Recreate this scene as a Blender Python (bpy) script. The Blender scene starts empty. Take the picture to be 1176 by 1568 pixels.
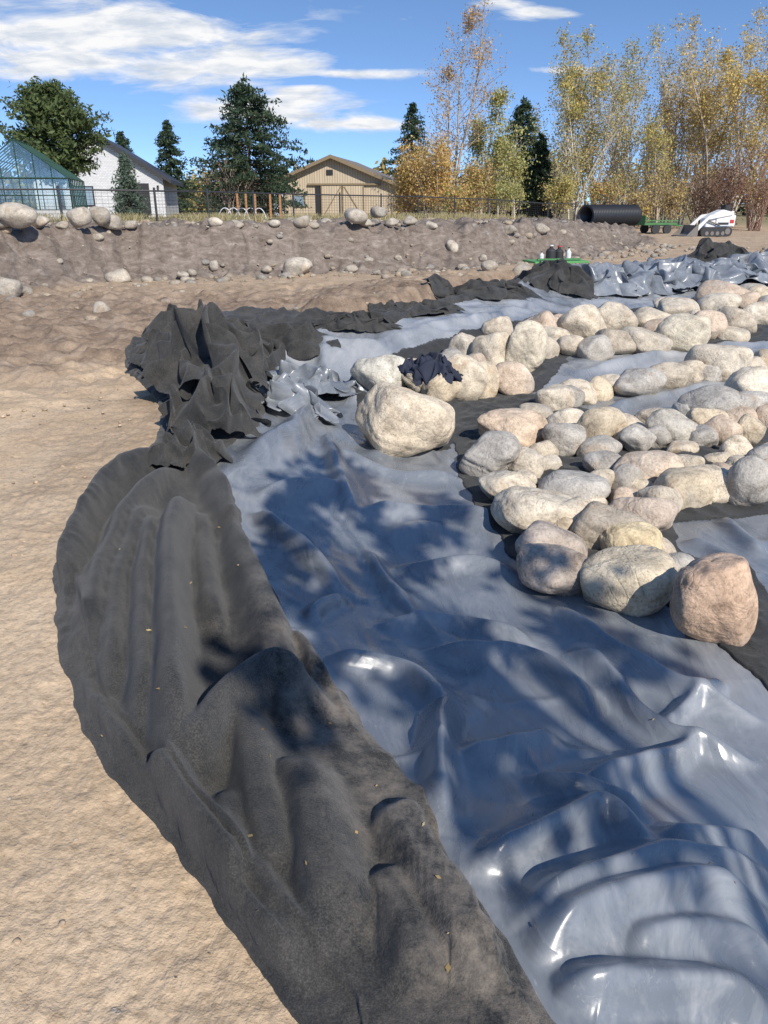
import bpy, math, random
import numpy as np
from mathutils import Vector
random.seed(7); np.random.seed(7)
RS=np.random.RandomState
scene=bpy.context.scene
# ---------------------------------------------------------------- helpers: image pixel coordinates to world points
CAMZ=1.6; TH=math.radians(21.9); CT,ST=math.cos(TH),math.sin(TH); F=1178.0
def ray(u,v):
    a=(u-588)/F; b=(784-v)/F
    return np.array([a,CT+b*ST,-ST+b*CT])
def GP(u,v,z=0.0):
    d=ray(u,v); t=(z-CAMZ)/d[2]; return (d[0]*t,d[1]*t)
def AT(u,v,Y):
    d=ray(u,v); t=Y/d[1]; return Vector((d[0]*t,Y,CAMZ+d[2]*t))
def sm(x): x=np.clip(x,0,1); return x*x*(3-2*x)
# ---------------------------------------------------------------- noise
_p=RS(3).permutation(256); _p=np.concatenate([_p,_p,_p])
_ang=RS(4).rand(256)*2*np.pi; _gx=np.cos(_ang); _gy=np.sin(_ang)
def pn(x,y):
    xi=np.floor(x).astype(np.int64); yi=np.floor(y).astype(np.int64)
    xf=x-xi; yf=y-yi; xi&=255; yi&=255
    u=xf*xf*xf*(xf*(xf*6-15)+10); v=yf*yf*yf*(yf*(yf*6-15)+10)
    def g(ix,iy,dx,dy):
        h=_p[_p[ix]+iy]; return _gx[h]*dx+_gy[h]*dy
    x1=(xi+1)&255; y1=(yi+1)&255
    a=g(xi,yi,xf,yf); b=g(x1,yi,xf-1,yf); c=g(xi,y1,xf,yf-1); d=g(x1,y1,xf-1,yf-1)
    return (a+(b-a)*u)+((c+(d-c)*u)-(a+(b-a)*u))*v
def fbm(x,y,o=4,l=2.1,g=.5):
    s=0;a=1
    for i in range(o):
        s=s+a*pn(x+17.3*i,y-9.1*i); x=x*l; y=y*l; a*=g
    return s
def ridged(x,y,o=3):
    s=0;a=1;t=0
    for i in range(o):
        s=s+a*(1-np.minimum(1,np.abs(pn(x+31*i,y+5*i))*2.4))**2; t+=a
        x=x*1.9;y=y*1.9;a*=.45
    return s/t
# ---------------------------------------------------------------- polygons
def sdf(P,x,y):
    P=np.asarray(P,float); d2=np.full(x.shape,1e12); ins=np.zeros(x.shape,bool)
    n=len(P)
    for i in range(n):
        ax,ay=P[i]; bx,by=P[(i+1)%n]; ex,ey=bx-ax,by-ay
        L=ex*ex+ey*ey+1e-12
        t=np.clip(((x-ax)*ex+(y-ay)*ey)/L,0,1)
        d2=np.minimum(d2,(x-ax-t*ex)**2+(y-ay-t*ey)**2)
        c=((ay>y)!=(by>y))
        if abs(ey)>1e-12:
            c&=(x<ex*(y-ay)/ey+ax); ins^=c
    d=np.sqrt(d2); return np.where(ins,d,-d)
def smoothpoly(P,n=2):
    P=[np.array(p,float) for p in P]
    for _ in range(n):
        Q=[P[0]]
        for i in range(len(P)-1):
            Q+= [P[i]*.75+P[i+1]*.25, P[i]*.25+P[i+1]*.75]
        Q.append(P[-1]); P=Q
    return P
rim_px=[(480,1568),(380,1470),(280,1340),(200,1220),(130,1130),(92,1000),(83,900),(108,810),(160,745),(235,693),(252,640),(235,600),(188,570),(200,535),(250,508),(310,495),(400,484),(480,492),(600,494),(670,470),(760,446),(830,431),(900,422),(1080,404),(1176,398)]
rimW=[GP(*p) for p in rim_px]
nearL=[(4,-3.2),(1.5,-1.0),(0.3,.1),(-.05,.6)]
RIM=nearL+[tuple(p) for p in smoothpoly(rimW,1)]+[(24,29),(24,-3.2)]
toe_px=[(0,455),(100,440),(200,430),(350,425),(500,420),(640,415),(760,412),(850,400),(950,385),(1000,372)]
BANK=[(-700,13),(-30,13)]+[GP(*p) for p in toe_px]+[(13,40),(15,60),(16,90),(20,700),(-700,700)]
def H0(x,y):
    x=np.asarray(x,float); y=np.asarray(y,float)
    z=np.zeros(x.shape)
    m=(x>-6)&(x<25)&(y>-4)&(y<30)
    if m.any():
        xx,yy=x[m],y[m]
        d=sdf(RIM,xx,yy)
        dep=.45-.22*sm((yy-6)/9)
        z[m]-=dep*sm((d-.25)/1.9)
        cut=sm((yy-10.3)/1)*(1-sm((xx-3.2)/1.5))*sm((xx+1.6)/.8)*sm((-d-.12)/.28)*(1-sm((-d-.8)/2.5))
        z[m]+=.26*cut
    m=(y>12)
    if m.any():
        xx,yy=x[m],y[m]
        b=sdf(BANK,xx,yy)+.45*fbm(xx*.35,yy*.35,3)+.16*fbm(xx*1.7,yy*1.7,3)
        top=np.maximum(1.28-.011*yy,.45)-.25*sm((xx-5)/5)
        top=top+.07*fbm(xx*.5,yy*.5,3)
        prof=np.where(b>0,.42*sm(b/1.3)+.58*sm((b-.55)/.6),0)
        z[m]+=np.maximum(top,0)*prof
    return z
def HIT(u,v,off=0.0):
    d=ray(u,v); t=np.linspace(.8,60,6000)
    g=CAMZ+d[2]*t-(H0(d[0]*t,d[1]*t)+off)
    k=np.argmax(g<0) if (g<0).any() else len(t)-1
    return d[0]*t[k],d[1]*t[k],CAMZ+d[2]*t[k],t[k]
# ---------------------------------------------------------------- mesh helper
def npmesh(name,V,Fc,mat=None,smooth=True,cols=None,attrs=None,parent=None):
    me=bpy.data.meshes.new(name)
    V=np.ascontiguousarray(V,dtype=np.float32); Fc=np.ascontiguousarray(Fc,dtype=np.int32)
    n,k=Fc.shape
    me.vertices.add(len(V)); me.vertices.foreach_set('co',V.ravel())
    me.loops.add(n*k); me.loops.foreach_set('vertex_index',Fc.ravel())
    me.polygons.add(n); me.polygons.foreach_set('loop_start',np.arange(0,n*k,k,dtype=np.int32))
    me.polygons.foreach_set('loop_total',np.full(n,k,dtype=np.int32))
    me.polygons.foreach_set('use_smooth',np.full(n,smooth,dtype=bool))
    me.update(calc_edges=True)
    if cols is not None:
        a=me.color_attributes.new('Col','FLOAT_COLOR','POINT')
        c=np.ones((len(V),4),np.float32); c[:,:3]=cols; a.data.foreach_set('color',c.ravel())
    if attrs:
        for kx,val in attrs.items():
            a=me.attributes.new(kx,'FLOAT','POINT'); a.data.foreach_set('value',np.asarray(val,np.float32))
    ob=bpy.data.objects.new(name,me); scene.collection.objects.link(ob)
    if mat: me.materials.append(mat)
    if parent: ob.parent=parent
    return ob
# ---------------------------------------------------------------- materials
def newmat(name):
    m=bpy.data.materials.new(name); m.use_nodes=True
    nt=m.node_tree; b=nt.nodes['Principled BSDF']; return m,nt,b
def N(nt,t,**kw):
    n=nt.nodes.new(t)
    for k,v in kw.items(): setattr(n,k,v)
    return n
def noise(nt,scale,detail=5,rough=.55,vec=None,dist=0):
    n=N(nt,'ShaderNodeTexNoise'); n.inputs['Scale'].default_value=scale; n.inputs['Detail'].default_value=min(detail,5)
    n.inputs['Roughness'].default_value=rough; n.inputs['Distortion'].default_value=dist
    if vec is not None: nt.links.new(vec,n.inputs['Vector'])
    return n.outputs['Fac']
def ramp(nt,fac,stops):
    r=N(nt,'ShaderNodeValToRGB'); e=r.color_ramp.elements
    while len(e)<len(stops): e.new(.5)
    for i,(p,c) in enumerate(stops):
        e[i].position=p; e[i].color=(*c,1) if len(c)==3 else c
    nt.links.new(fac,r.inputs['Fac']); return r.outputs['Color']
def mix(nt,fac,a,b,mode='MIX'):
    n=N(nt,'ShaderNodeMix',data_type='RGBA',blend_type=mode)
    for s,val in ((0,fac),(6,a),(7,b)):
        if hasattr(val,'links') or hasattr(val,'node'): nt.links.new(val,n.inputs[s])
        else: n.inputs[s].default_value=val if s==0 else (*val,1)
    return n.outputs[2]
def math_(nt,op,a,b=0,clamp=False,c=None):
    n=N(nt,'ShaderNodeMath',operation=op,use_clamp=clamp)
    for i,val in enumerate((a,b)+((c,) if c is not None else ())):
        if hasattr(val,'node'): nt.links.new(val,n.inputs[i])
        else: n.inputs[i].default_value=val
    return n.outputs[0]
def attr(nt,name,out='Fac'):
    n=N(nt,'ShaderNodeAttribute'); n.attribute_name=name; return n.outputs[out]
def bump(nt,b,h,strength=.5,dist=.02,prev=None):
    n=N(nt,'ShaderNodeBump'); n.inputs['Strength'].default_value=strength; n.inputs['Distance'].default_value=dist
    nt.links.new(h,n.inputs['Height'])
    if prev is not None: nt.links.new(prev,n.inputs['Normal'])
    nt.links.new(n.outputs[0],b.inputs['Normal']); return n.outputs[0]
def objvec(nt): return N(nt,'ShaderNodeTexCoord').outputs['Object']
def simple(name,col,rough=.6,metal=0,var=.15,scale=6,bmp=0):
    m,nt,b=newmat(name); v=objvec(nt)
    c=mix(nt,noise(nt,scale,6,.6,v),tuple(x*(1-var*1.5) for x in col),tuple(min(1,x*(1+var*1.5)) for x in col))
    nt.links.new(c,b.inputs['Base Color']); b.inputs['Roughness'].default_value=rough; b.inputs['Metallic'].default_value=metal
    if bmp: bump(nt,b,noise(nt,scale*6,5,.6,v),bmp,.02)
    return m
def dirt():
    m,nt,b=newmat('dirt_soil'); v=objvec(nt)
    sand=ramp(nt,noise(nt,.9,8,.65,v),[(.3,(.47,.345,.22)),(.5,(.59,.44,.29)),(.7,(.67,.52,.36))])
    fine=ramp(nt,noise(nt,38,6,.7,v),[(.3,(.66,.64,.62)),(.52,(1,1,1)),(.75,(1.12,1.1,1.08))])
    c=mix(nt,1.0,sand,fine,'MULTIPLY')
    dark=ramp(nt,noise(nt,2.2,8,.75,v),[(.3,(.14,.10,.07)),(.5,(.28,.205,.145)),(.72,(.44,.34,.25))])
    c=mix(nt,attr(nt,'dark'),c,mix(nt,.7,dark,fine,'MULTIPLY'))
    mpb=N(nt,'ShaderNodeMapping'); mpb.inputs['Scale'].default_value=(1,1,2.2); nt.links.new(v,mpb.inputs[0])
    bank=ramp(nt,noise(nt,3.2,9,.75,mpb.outputs[0],.6),[(.3,(.09,.070,.056)),(.47,(.17,.138,.115)),(.6,(.24,.20,.17)),(.74,(.38,.335,.29))])
    c=mix(nt,attr(nt,'bank'),c,bank)
    grass=ramp(nt,noise(nt,.7,8,.7,v),[(.3,(.16,.13,.06)),(.55,(.30,.25,.13)),(.75,(.40,.33,.20))])
    c=mix(nt,attr(nt,'grass'),c,grass)
    vo=N(nt,'ShaderNodeTexVoronoi'); vo.inputs['Scale'].default_value=28; nt.links.new(v,vo.inputs['Vector'])
    peb=ramp(nt,vo.outputs['Distance'],[(.0,(1,1,1)),(.14,(1,1,1)),(.22,(0,0,0))])
    gate=ramp(nt,noise(nt,9,3,.5,v),[(.58,(0,0,0)),(.68,(1,1,1))])
    pf=mix(nt,1.0,peb,gate,'MULTIPLY')
    c=mix(nt,pf,c,(.5,.43,.35))
    nt.links.new(c,b.inputs['Base Color']); b.inputs['Roughness'].default_value=.95; b.inputs['Specular IOR Level'].default_value=.15
    n1=bump(nt,b,noise(nt,10,8,.72,v),.55,.035)
    n2=bump(nt,b,noise(nt,70,5,.75,v),.6,.008,n1)
    bump(nt,b,pf,.4,.008,n2)
    return m
MD=dirt()
def liner_mat():
    m,nt,b=newmat('pond_liner_membrane'); v=objvec(nt)
    mp=N(nt,'ShaderNodeMapping'); mp.inputs['Scale'].default_value=(1,.35,1); mp.inputs['Rotation'].default_value=(0,0,.6); nt.links.new(v,mp.inputs[0])
    base=ramp(nt,noise(nt,1.4,6,.6,v),[(.3,(.11,.126,.146)),(.55,(.165,.183,.205)),(.8,(.24,.258,.28))])
    d1=ramp(nt,noise(nt,4,10,.75,mp.outputs[0],.8),[(.45,(0,0,0)),(.63,(.45,.45,.45)),(.78,(.85,.85,.85))])
    c=mix(nt,d1,base,(.34,.345,.355))
    streak=ramp(nt,noise(nt,22,8,.8,mp.outputs[0],1.5),[(.60,(0,0,0)),(.72,(1,1,1))])
    c=mix(nt,math_(nt,'MULTIPLY',streak,.5),c,(.50,.485,.46))
    c=mix(nt,attr(nt,'dust_glare'),c,(.46,.465,.465))  # pale mix: painted-in sky glare on the far liner, plus dust
    nt.links.new(c,b.inputs['Base Color'])
    r=ramp(nt,d1,[(0,(.27,.27,.27)),(1,(.5,.5,.5))]); nt.links.new(r,b.inputs['Roughness'])
    b.inputs['Specular IOR Level'].default_value=.55
    cr=math_(nt,'ABSOLUTE',math_(nt,'SUBTRACT',noise(nt,2.2,2,.45,mp.outputs[0],1.0),.5)); cr=math_(nt,'MINIMUM',cr,.10)
    n1=bump(nt,b,math_(nt,'MULTIPLY',cr,-6),.4,.018)
    bump(nt,b,noise(nt,50,3,.5,v),.10,.004,n1)
    return m
ML=liner_mat()
def fabric_mat():
    m,nt,b=newmat('geotextile_felt'); v=objvec(nt)
    base=ramp(nt,noise(nt,3,8,.65,v),[(.3,(.024,.025,.025)),(.7,(.050,.050,.049))])
    speck=ramp(nt,noise(nt,190,3,.7,v),[(.42,(.55,.55,.55)),(.75,(2.1,2.05,1.95))])
    c=mix(nt,1.0,base,speck,'MULTIPLY')
    dn=ramp(nt,noise(nt,6,9,.8,v),[(.40,(0,0,0)),(.66,(1,1,1))])
    df=math_(nt,'MULTIPLY',dn,attr(nt,'dust_glare'))
    c=mix(nt,df,c,(.21,.175,.14))
    nt.links.new(c,b.inputs['Base Color']); b.inputs['Roughness'].default_value=.85; b.inputs['Specular IOR Level'].default_value=.25
    b.inputs['Sheen Weight'].default_value=.12; b.inputs['Sheen Roughness'].default_value=.5
    n1=bump(nt,b,noise(nt,10,3,.5,v),.15,.02)
    bump(nt,b,noise(nt,210,3,.6,v),.9,.004,n1)
    return m
MF=fabric_mat()
def rock_mat():
    m,nt,b=newmat('boulder_stone'); v=objvec(nt)
    c=attr(nt,'Col','Color')
    mott=ramp(nt,noise(nt,6,10,.78,v,.4),[(.30,(.45,.43,.41)),(.43,(.82,.80,.78)),(.56,(1.06,1.05,1.03)),(.70,(1.35,1.33,1.29))])
    c=mix(nt,1.0,c,mott,'MULTIPLY')
    rust=ramp(nt,noise(nt,3.2,6,.65,v,1.0),[(.57,(0,0,0)),(.69,(.55,.55,.55))])
    c=mix(nt,rust,c,(.44,.31,.19))
    gry=ramp(nt,noise(nt,2.1,5,.6,v,.6),[(.54,(0,0,0)),(.68,(.45,.45,.45))])
    c=mix(nt,gry,c,(.34,.33,.31))
    spk=ramp(nt,noise(nt,60,4,.7,v),[(.36,(.5,.48,.45)),(.5,(1,1,1))])
    c=mix(nt,.6,c,spk,'MULTIPLY')
    nt.links.new(c,b.inputs['Base Color']); b.inputs['Roughness'].default_value=.88; b.inputs['Specular IOR Level'].default_value=.25
    ck=math_(nt,'MINIMUM',math_(nt,'ABSOLUTE',math_(nt,'SUBTRACT',noise(nt,2.4,4,.6,v,.8),.5)),.02)
    n0=bump(nt,b,math_(nt,'MULTIPLY',ck,30),.35,.02)
    n1=bump(nt,b,noise(nt,5,9,.70,v,.5),.45,.06,n0)
    bump(nt,b,noise(nt,45,5,.75,v),.4,.008,n1)
    return m
MR=rock_mat()
def leaf_mat():
    m,nt,b=newmat('foliage'); c=attr(nt,'Col','Color')
    d=N(nt,'ShaderNodeBsdfDiffuse'); t=N(nt,'ShaderNodeBsdfTranslucent'); mx=N(nt,'ShaderNodeMixShader'); mx.inputs[0].default_value=.35
    nt.links.new(c,d.inputs[0]); nt.links.new(c,t.inputs[0]); nt.links.new(d.outputs[0],mx.inputs[1]); nt.links.new(t.outputs[0],mx.inputs[2])
    nt.links.new(mx.outputs[0],nt.nodes['Material Output'].inputs[0]); return m
MLEAF=leaf_mat()
def vc_mat():
    m,nt,b=newmat('bark'); v=objvec(nt)
    c=mix(nt,.7,attr(nt,'Col','Color'),ramp(nt,noise(nt,5,5,.6,v),[(.3,(.5,.5,.5)),(.7,(1.3,1.3,1.3))]),'MULTIPLY')
    nt.links.new(c,b.inputs['Base Color']); b.inputs['Roughness'].default_value=.9; return m
MBARK=vc_mat()
# ---------------------------------------------------------------- polar grid
NB=620
r=np.concatenate([np.geomspace(.25,.95,18,endpoint=False),np.geomspace(.95,13,NB,endpoint=False),np.geomspace(13,45,260,endpoint=False),np.geomspace(45,900,60)])
half=math.radians(40); NF=700
ang=np.concatenate([np.linspace(-half,half,NF),np.linspace(half,2*np.pi-half,90)[1:-1]])
NA=len(ang); NR=len(r)
RR,AA=np.meshgrid(r,ang,indexing='ij')
GX=(RR*np.sin(AA)).ravel(); GY=(RR*np.cos(AA)).ravel()
i,j=np.meshgrid(np.arange(NR-1),np.arange(NA),indexing='ij')
a0=i*NA+j; a1=i*NA+(j+1)%NA
GF=np.stack([a0,a1,a1+NA,a0+NA],-1).reshape(-1,4)[:,::-1]
def submesh(name,keep,X,Y,Z,mat,attrs):
    fk=keep[GF].any(1); Fs=GF[fk]
    used=np.unique(Fs); mp=np.full(len(GX),-1); mp[used]=np.arange(len(used))
    return npmesh(name,np.stack([X[used],Y[used],Z[used]],1),mp[Fs],mat,True,None,{k:v[used] for k,v in attrs.items()})
near=(GY>-4)&(GY<32)&(GX>-9)&(GX<25)
pd=np.full(GX.shape,-50.); pd[near]=sdf(RIM,GX[near],GY[near])
base=H0(GX,GY); Rr=RR.ravel()
inner_px=[(850,1568),(790,1470),(735,1380),(680,1290),(640,1230),(600,1180),(520,1060),(470,1000),(430,940),(400,890),(375,830),(362,775),(325,712)]
pile_in=[(345,690),(395,655),(425,600),(440,540),(435,515),(520,505),(600,503),(670,480),(760,458),(830,448),(882,440)]
outer=[GP(*p) for p in rim_px[:22]]+[GP(885,426)]
FP=[(.3,.1),(-.05,.6)]+[tuple(p) for p in smoothpoly(outer,1)]+[HIT(*p)[:2] for p in pile_in[::-1]]+[tuple(p) for p in smoothpoly([HIT(*p)[:2] for p in inner_px[::-1]],1)]+[(.62,.7),(.8,.3)]
fd=np.full(GX.shape,-9.); x=GX[near];y=GY[near]
fd[near]=sdf(FP,x,y)+.035*fbm(x*3,y*3,3)
rough=.4+.6*sm((GY-5)/5)
tn=.055*fbm(GX*.6,GY*.6,4)*sm(Rr/4)+.018*rough*fbm(GX*3,GY*3,4)+.006*fbm(GX*16,GY*16,3)
band=sm((GY-5.5)/3)*(1-sm((GY-15)/4))
tn+=band*(.09*ridged(GX*.5+GY*.15,GY*1.8,3)+.07*fbm(GX*3.0,GY*3.0,4))
patch=sm((fbm(GX*.8+7,GY*.8,2)-.12)*3)*(GY<9)
tn+=patch*.018*ridged(GX*6,GY*6,3)
bd=np.full(GX.shape,-50.); mb=(GY>10)&(GY<120); bd[mb]=sdf(BANK,GX[mb],GY[mb])
bankm=sm((bd+.5)/.6)*(1-sm((bd-3.5)/3.0))
tn+=bankm*(.22*fbm(GX*1.3,GY*1.3,5)+.16*ridged(GX*2.2,GY*.9,4)-.05)
tn*=(Rr<60)
inside=sm((pd-.12)/.12)
TZ=base+tn*(1-inside)-.10*inside
TZ0=TZ.copy()
dark=np.clip(sm((GY-5.0)/4+.7*fbm(GX*.5,GY*.7,4))*(1-.55*sm((GY-13)/5)),0,1)*(Rr<80)
dark=np.maximum(dark,patch*.3)
cutm=sm((pd+.6)/.3)*(GY>10)*(GX<4); dark=np.maximum(dark,cutm)
grass=sm((bd-9)/8+ .3*fbm(GX*.3,GY*.3,3))*(GY>18)
grass=np.maximum(grass,sm((Rr-60)/20))
npmesh('ground',np.stack([GX,GY,TZ],1),GF,MD,True,None,dict(dark=dark,bank=bankm*.95,grass=grass))
# ---------------------------------------------------------------- cloth relaxation (rest shape -> draped sheet)
def relax(P,act,G,exR,exC,phases,iters=8,bend=.03,pin=None,fr=.25,damp=.9):
    P=P.copy(); n0=P.copy(); dt=.016
    sl=[((slice(None,-1),slice(None)),(slice(1,None),slice(None)),exR),
        ((slice(None),slice(None,-1)),(slice(None),slice(1,None)),exC),
        ((slice(None,-1),slice(None,-1)),(slice(1,None),slice(1,None)),(exR+exC)/2),
        ((slice(None,-1),slice(1,None)),(slice(1,None),slice(None,-1)),(exR+exC)/2)]
    E=[]
    for a,b,ex in sl: E.append((a,b,np.linalg.norm(P[b]-P[a],axis=-1)*ex,(act[a]&act[b])[...,None]*1.0))
    mob=act.copy()
    if pin is not None: mob&=~pin
    mobf=mob[...,None]*1.0; V=np.zeros_like(P)
    bm_=(act[1:-1,1:-1]&act[2:,1:-1]&act[:-2,1:-1]&act[1:-1,2:]&act[1:-1,:-2])[...,None]*1.0
    for steps,g in phases:
      for s in range(steps):
        V*=damp; V[...,2]-=g*dt; Q=P+V*dt*mobf
        for it in range(iters):
            for a,b,L,m in E:
                A=Q[a];B=Q[b]; d=B-A; l=np.sqrt((d*d).sum(-1))+1e-9
                c=d*((.45*(l-L)/l)[...,None]*m*.5)
                Q[a]+=c; Q[b]-=c
            Q=Q*mobf+n0*(1-mobf)
            hit=Q[...,2]<G; Q[...,2]=np.where(hit&mob,G,Q[...,2])
        lap=(Q[2:,1:-1]+Q[:-2,1:-1]+Q[1:-1,2:]+Q[1:-1,:-2])*.25-Q[1:-1,1:-1]
        Q[1:-1,1:-1]+=bend*lap*bm_*mobf[1:-1,1:-1]
        hm=((Q[...,2]<G+.004)&mob)
        Q[...,:2]=np.where(hm[...,None],P[...,:2]+(Q[...,:2]-P[...,:2])*fr,Q[...,:2])
        V=np.clip((Q-P)/dt,-1.2,1.2); P=Q
    return P
I0,I1=18,18+NB-40; SR,SC=2,3
RI=np.arange(I0,I1,SR); CI=np.arange(0,NF,SC)
def coarse(A): return A.reshape(NR,NA)[np.ix_(RI,CI)]
def upsample(D):
    rf=np.arange(I0,RI[-1]+1); cf=np.arange(0,CI[-1]+1)
    fr=(rf-I0)/SR; fc=cf/SC
    i0=np.minimum(fr.astype(int),len(RI)-2); j0=np.minimum(fc.astype(int),len(CI)-2)
    tr=(fr-i0)[:,None,None]; tc=(fc-j0)[None,:,None]
    A=D[i0]*(1-tr)+D[i0+1]*tr; A=A[:,j0]*(1-tc)+A[:,j0+1]*tc
    for _ in range(3):
        A[1:-1]=(A[:-2]+2*A[1:-1]+A[2:])/4; A[:,1:-1]=(A[:,:-2]+2*A[:,1:-1]+A[:,2:])/4
    out=np.zeros((NR,NA,3)); out[np.ix_(rf,cf)]=A; return out.reshape(-1,3),(rf,cf)
# ---------------------------------------------------------------- folds
def ridge(Z,X,Y,pts,h,w,m=None,e=.25,add=.3,pw=1.4):
    P=[np.array(HIT(*p)[:2]) for p in pts]; P=smoothpoly(P,3)
    P=np.array(P); lo=P.min(0)-6*w; hi=P.max(0)+6*w
    mk=(X>lo[0])&(X<hi[0])&(Y>lo[1])&(Y<hi[1])
    if m is not None: mk&=m
    idx=np.nonzero(mk)[0]
    if len(idx)==0: return
    x=X[idx];y=Y[idx]
    x=x+.45*w*fbm(x*1.5,y*1.5,2); y=y+.45*w*fbm(x*1.5+7,y*1.5,2)
    seg=np.linalg.norm(np.diff(P,axis=0),axis=1); cum=np.concatenate([[0],np.cumsum(seg)]); L=cum[-1]
    bdm=np.full(len(idx),1e9); bs=np.zeros(len(idx)); sg=np.zeros(len(idx))
    for k in range(len(P)-1):
        ax,ay=P[k]; ex,ey=P[k+1]-P[k]; l2=ex*ex+ey*ey+1e-9
        t=np.clip(((x-ax)*ex+(y-ay)*ey)/l2,0,1)
        dx=x-ax-t*ex; dy=y-ay-t*ey; d=np.sqrt(dx*dx+dy*dy)
        q=d<bdm; bdm[q]=d[q]; bs[q]=cum[k]+t[q]*seg[k]; sg[q]=np.sign(ex*dy[q]-ey*dx[q])
    s=bs/L; tap=np.clip(np.minimum(s,1-s)*4+.1,0,1); tap=sm(tap)
    ww=w*(1+.2*sg*np.clip(bdm/(w*.4),0,1))
    dd=np.sqrt(bdm**2+(e*ww)**2)-e*ww
    f=h*tap*np.exp(-(dd/ww)**pw)
    Z[idx]=np.maximum(Z[idx],f)+add*np.minimum(Z[idx],f)
lm=pd>-.1
LZ=np.zeros(GX.shape)
Lf=[([(770,1450),(880,1395),(1000,1345),(1100,1350),(1190,1345)],.11,.055),
([(800,1500),(900,1440),(960,1412),(1060,1385),(1190,1410)],.13,.06),
([(700,1350),(800,1330),(880,1290),(915,1262),(960,1290),(1010,1330)],.11,.05),
([(683,1290),(672,1220),(678,1120),(700,1090)],.13,.045),
([(830,1548),(930,1535),(1050,1535),(1190,1560)],.09,.05),
([(940,1480),(1060,1440),(1190,1470)],.08,.05),
([(480,1010),(560,1028),(620,1040),(660,1080),(690,1120)],.12,.06),
([(620,1000),(720,1015),(800,1015),(870,1060),(930,1120)],.11,.06),
([(870,1000),(930,1060),(1000,1130),(1110,1170),(1190,1185)],.12,.06),
([(840,920),(900,985),(1000,1050),(1100,1090),(1190,1120)],.11,.05),
([(545,800),(620,785),(700,790),(790,815)],.12,.07),
([(385,790),(440,840),(490,890),(535,935)],.15,.06),
([(500,690),(600,735),(660,735),(720,745)],.11,.06),
([(500,670),(515,740),(550,810)],.14,.07),
([(330,745),(400,720),(470,670),(480,620),(450,600)],.20,.10),
([(600,885),(700,868),(800,885)],.09,.05),
([(560,965),(680,955),(760,965),(830,1000)],.09,.05),
([(1000,1130),(1070,1075),(1120,1050)],.09,.05),
([(870,1215),(980,1195),(1060,1150),(1130,1135)],.10,.05),
([(800,1200),(850,1228),(930,1240),(1000,1270)],.09,.05),
([(470,960),(510,935),(540,930)],.09,.04),
([(400,780),(450,750),(540,760)],.12,.06),
([(1000,1310),(1100,1300),(1180,1310)],.09,.05),
([(560,840),(600,920),(680,1000)],.08,.05),
([(700,1180),(780,1160),(850,1130)],.08,.05),
([(560,700),(640,690),(700,720)],.08,.05),
([(1040,830),(1090,850),(1150,900)],.10,.06),([(1100,800),(1140,840),(1176,860)],.10,.05),
([(420,560),(480,545),(540,560)],.17,.10),([(480,600),(530,595),(550,620)],.14,.08),([(460,530),(520,535),(600,545)],.16,.1),
([(430,520),(440,570),(470,610)],.15,.07),([(500,520),(490,560),(520,600)],.14,.07),
([(620,520),(720,500),(800,480)],.1,.1),([(900,570),(960,560),(1040,545)],.08,.07),([(900,640),(980,615),(1100,590)],.08,.07),([(860,560),(880,580),(1000,550)],.07,.06)]
for pts,h,w in Lf: ridge(LZ,GX,GY,pts,h,w,lm,.12)
idx=np.nonzero(lm)[0]; x=GX[idx];y=GY[idx]
c,s=math.cos(-.55),math.sin(-.55); xr=x*c-y*s; yr=x*s+y*c
wx=xr+.3*fbm(x*.9,y*.9,2); wy=yr+.3*fbm(x*.9+9,y*.9,2)
fin=.030*ridged(wx*.6,wy*1.9,1)+.018*ridged(wx*1.5+4,wy*.6,1)+.03*fbm(x*.9,y*.9,2)
farw=sm((y-8.5)/3); fin+=farw*(.07*ridged(wx*.9,wy*1.6,2))
rimw=sm((y-13)/3)*(1-sm((pd[idx]-1.0)/1.2)); fin+=rimw*(.22*ridged(x*.8+.4*y,y*1.3,3)+.05)
LZ[idx]+=fin
LZ=LZ*sm((pd+.05)/.2)*(1-.9*sm((fd-.06)/.15))
Gl=base+.012
Pc=np.stack([coarse(GX),coarse(GY),coarse(Gl+LZ)],-1)
act=coarse(pd)>.0; act[:,:1]=False
pin=(coarse(pd)<.12)|(coarse(fd)>.25); pin[-6:]=True; pin[:2]=True; pin[:,:3]=True; pin[:,-3:]=True
D=relax(Pc,act,coarse(Gl),1.01,1.01,[(14,.5),(6,4)],7,.06,pin)-np.stack([coarse(GX),coarse(GY),coarse(Gl)],-1)
U,(rf,cf)=upsample(D)
simm=np.zeros((NR,NA)); simm[np.ix_(rf,cf)]=1
w_=simm.ravel()*sm((11.2-Rr)/1.0)
LZf=U[:,2]*w_+LZ*(1-w_); LX=GX+U[:,0]*w_; LY=GY+U[:,1]*w_
LS=Gl+LZf
LS=np.where(pd<.1,LS-.25*sm((.1-pd)/.06),LS)
LSm=LS-.05*sm((fd-.05)/.06)
dust_glare=.05+.58*sm((GY-6)/5)*(.6+.9*fbm(GX*1.5,GY*1.5,3))+.15*sm((GX-.9)/.8)*(GY<3)  # paler with distance: sky glare painted into the liner colour
fr_=(pd<1.7)&(GY>14); dust_glare=np.where(fr_,dust_glare*.2,dust_glare)
dust_glare=np.clip(dust_glare,0,.8)
submesh('pond_liner',pd>.02,LX,LY,LSm,ML,dict(dust_glare=dust_glare))
def poly_hit(P): return [HIT(*p)[:2] for p in P]
U1=poly_hit([(690,620),(700,720),(745,800),(790,860),(830,905),(900,908),(1000,925),(1080,970),(1190,1070),(1190,935),(1150,890),(1040,850),(1025,805),(1190,790),(1190,640),(1000,650),(860,620),(790,605)])
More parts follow.
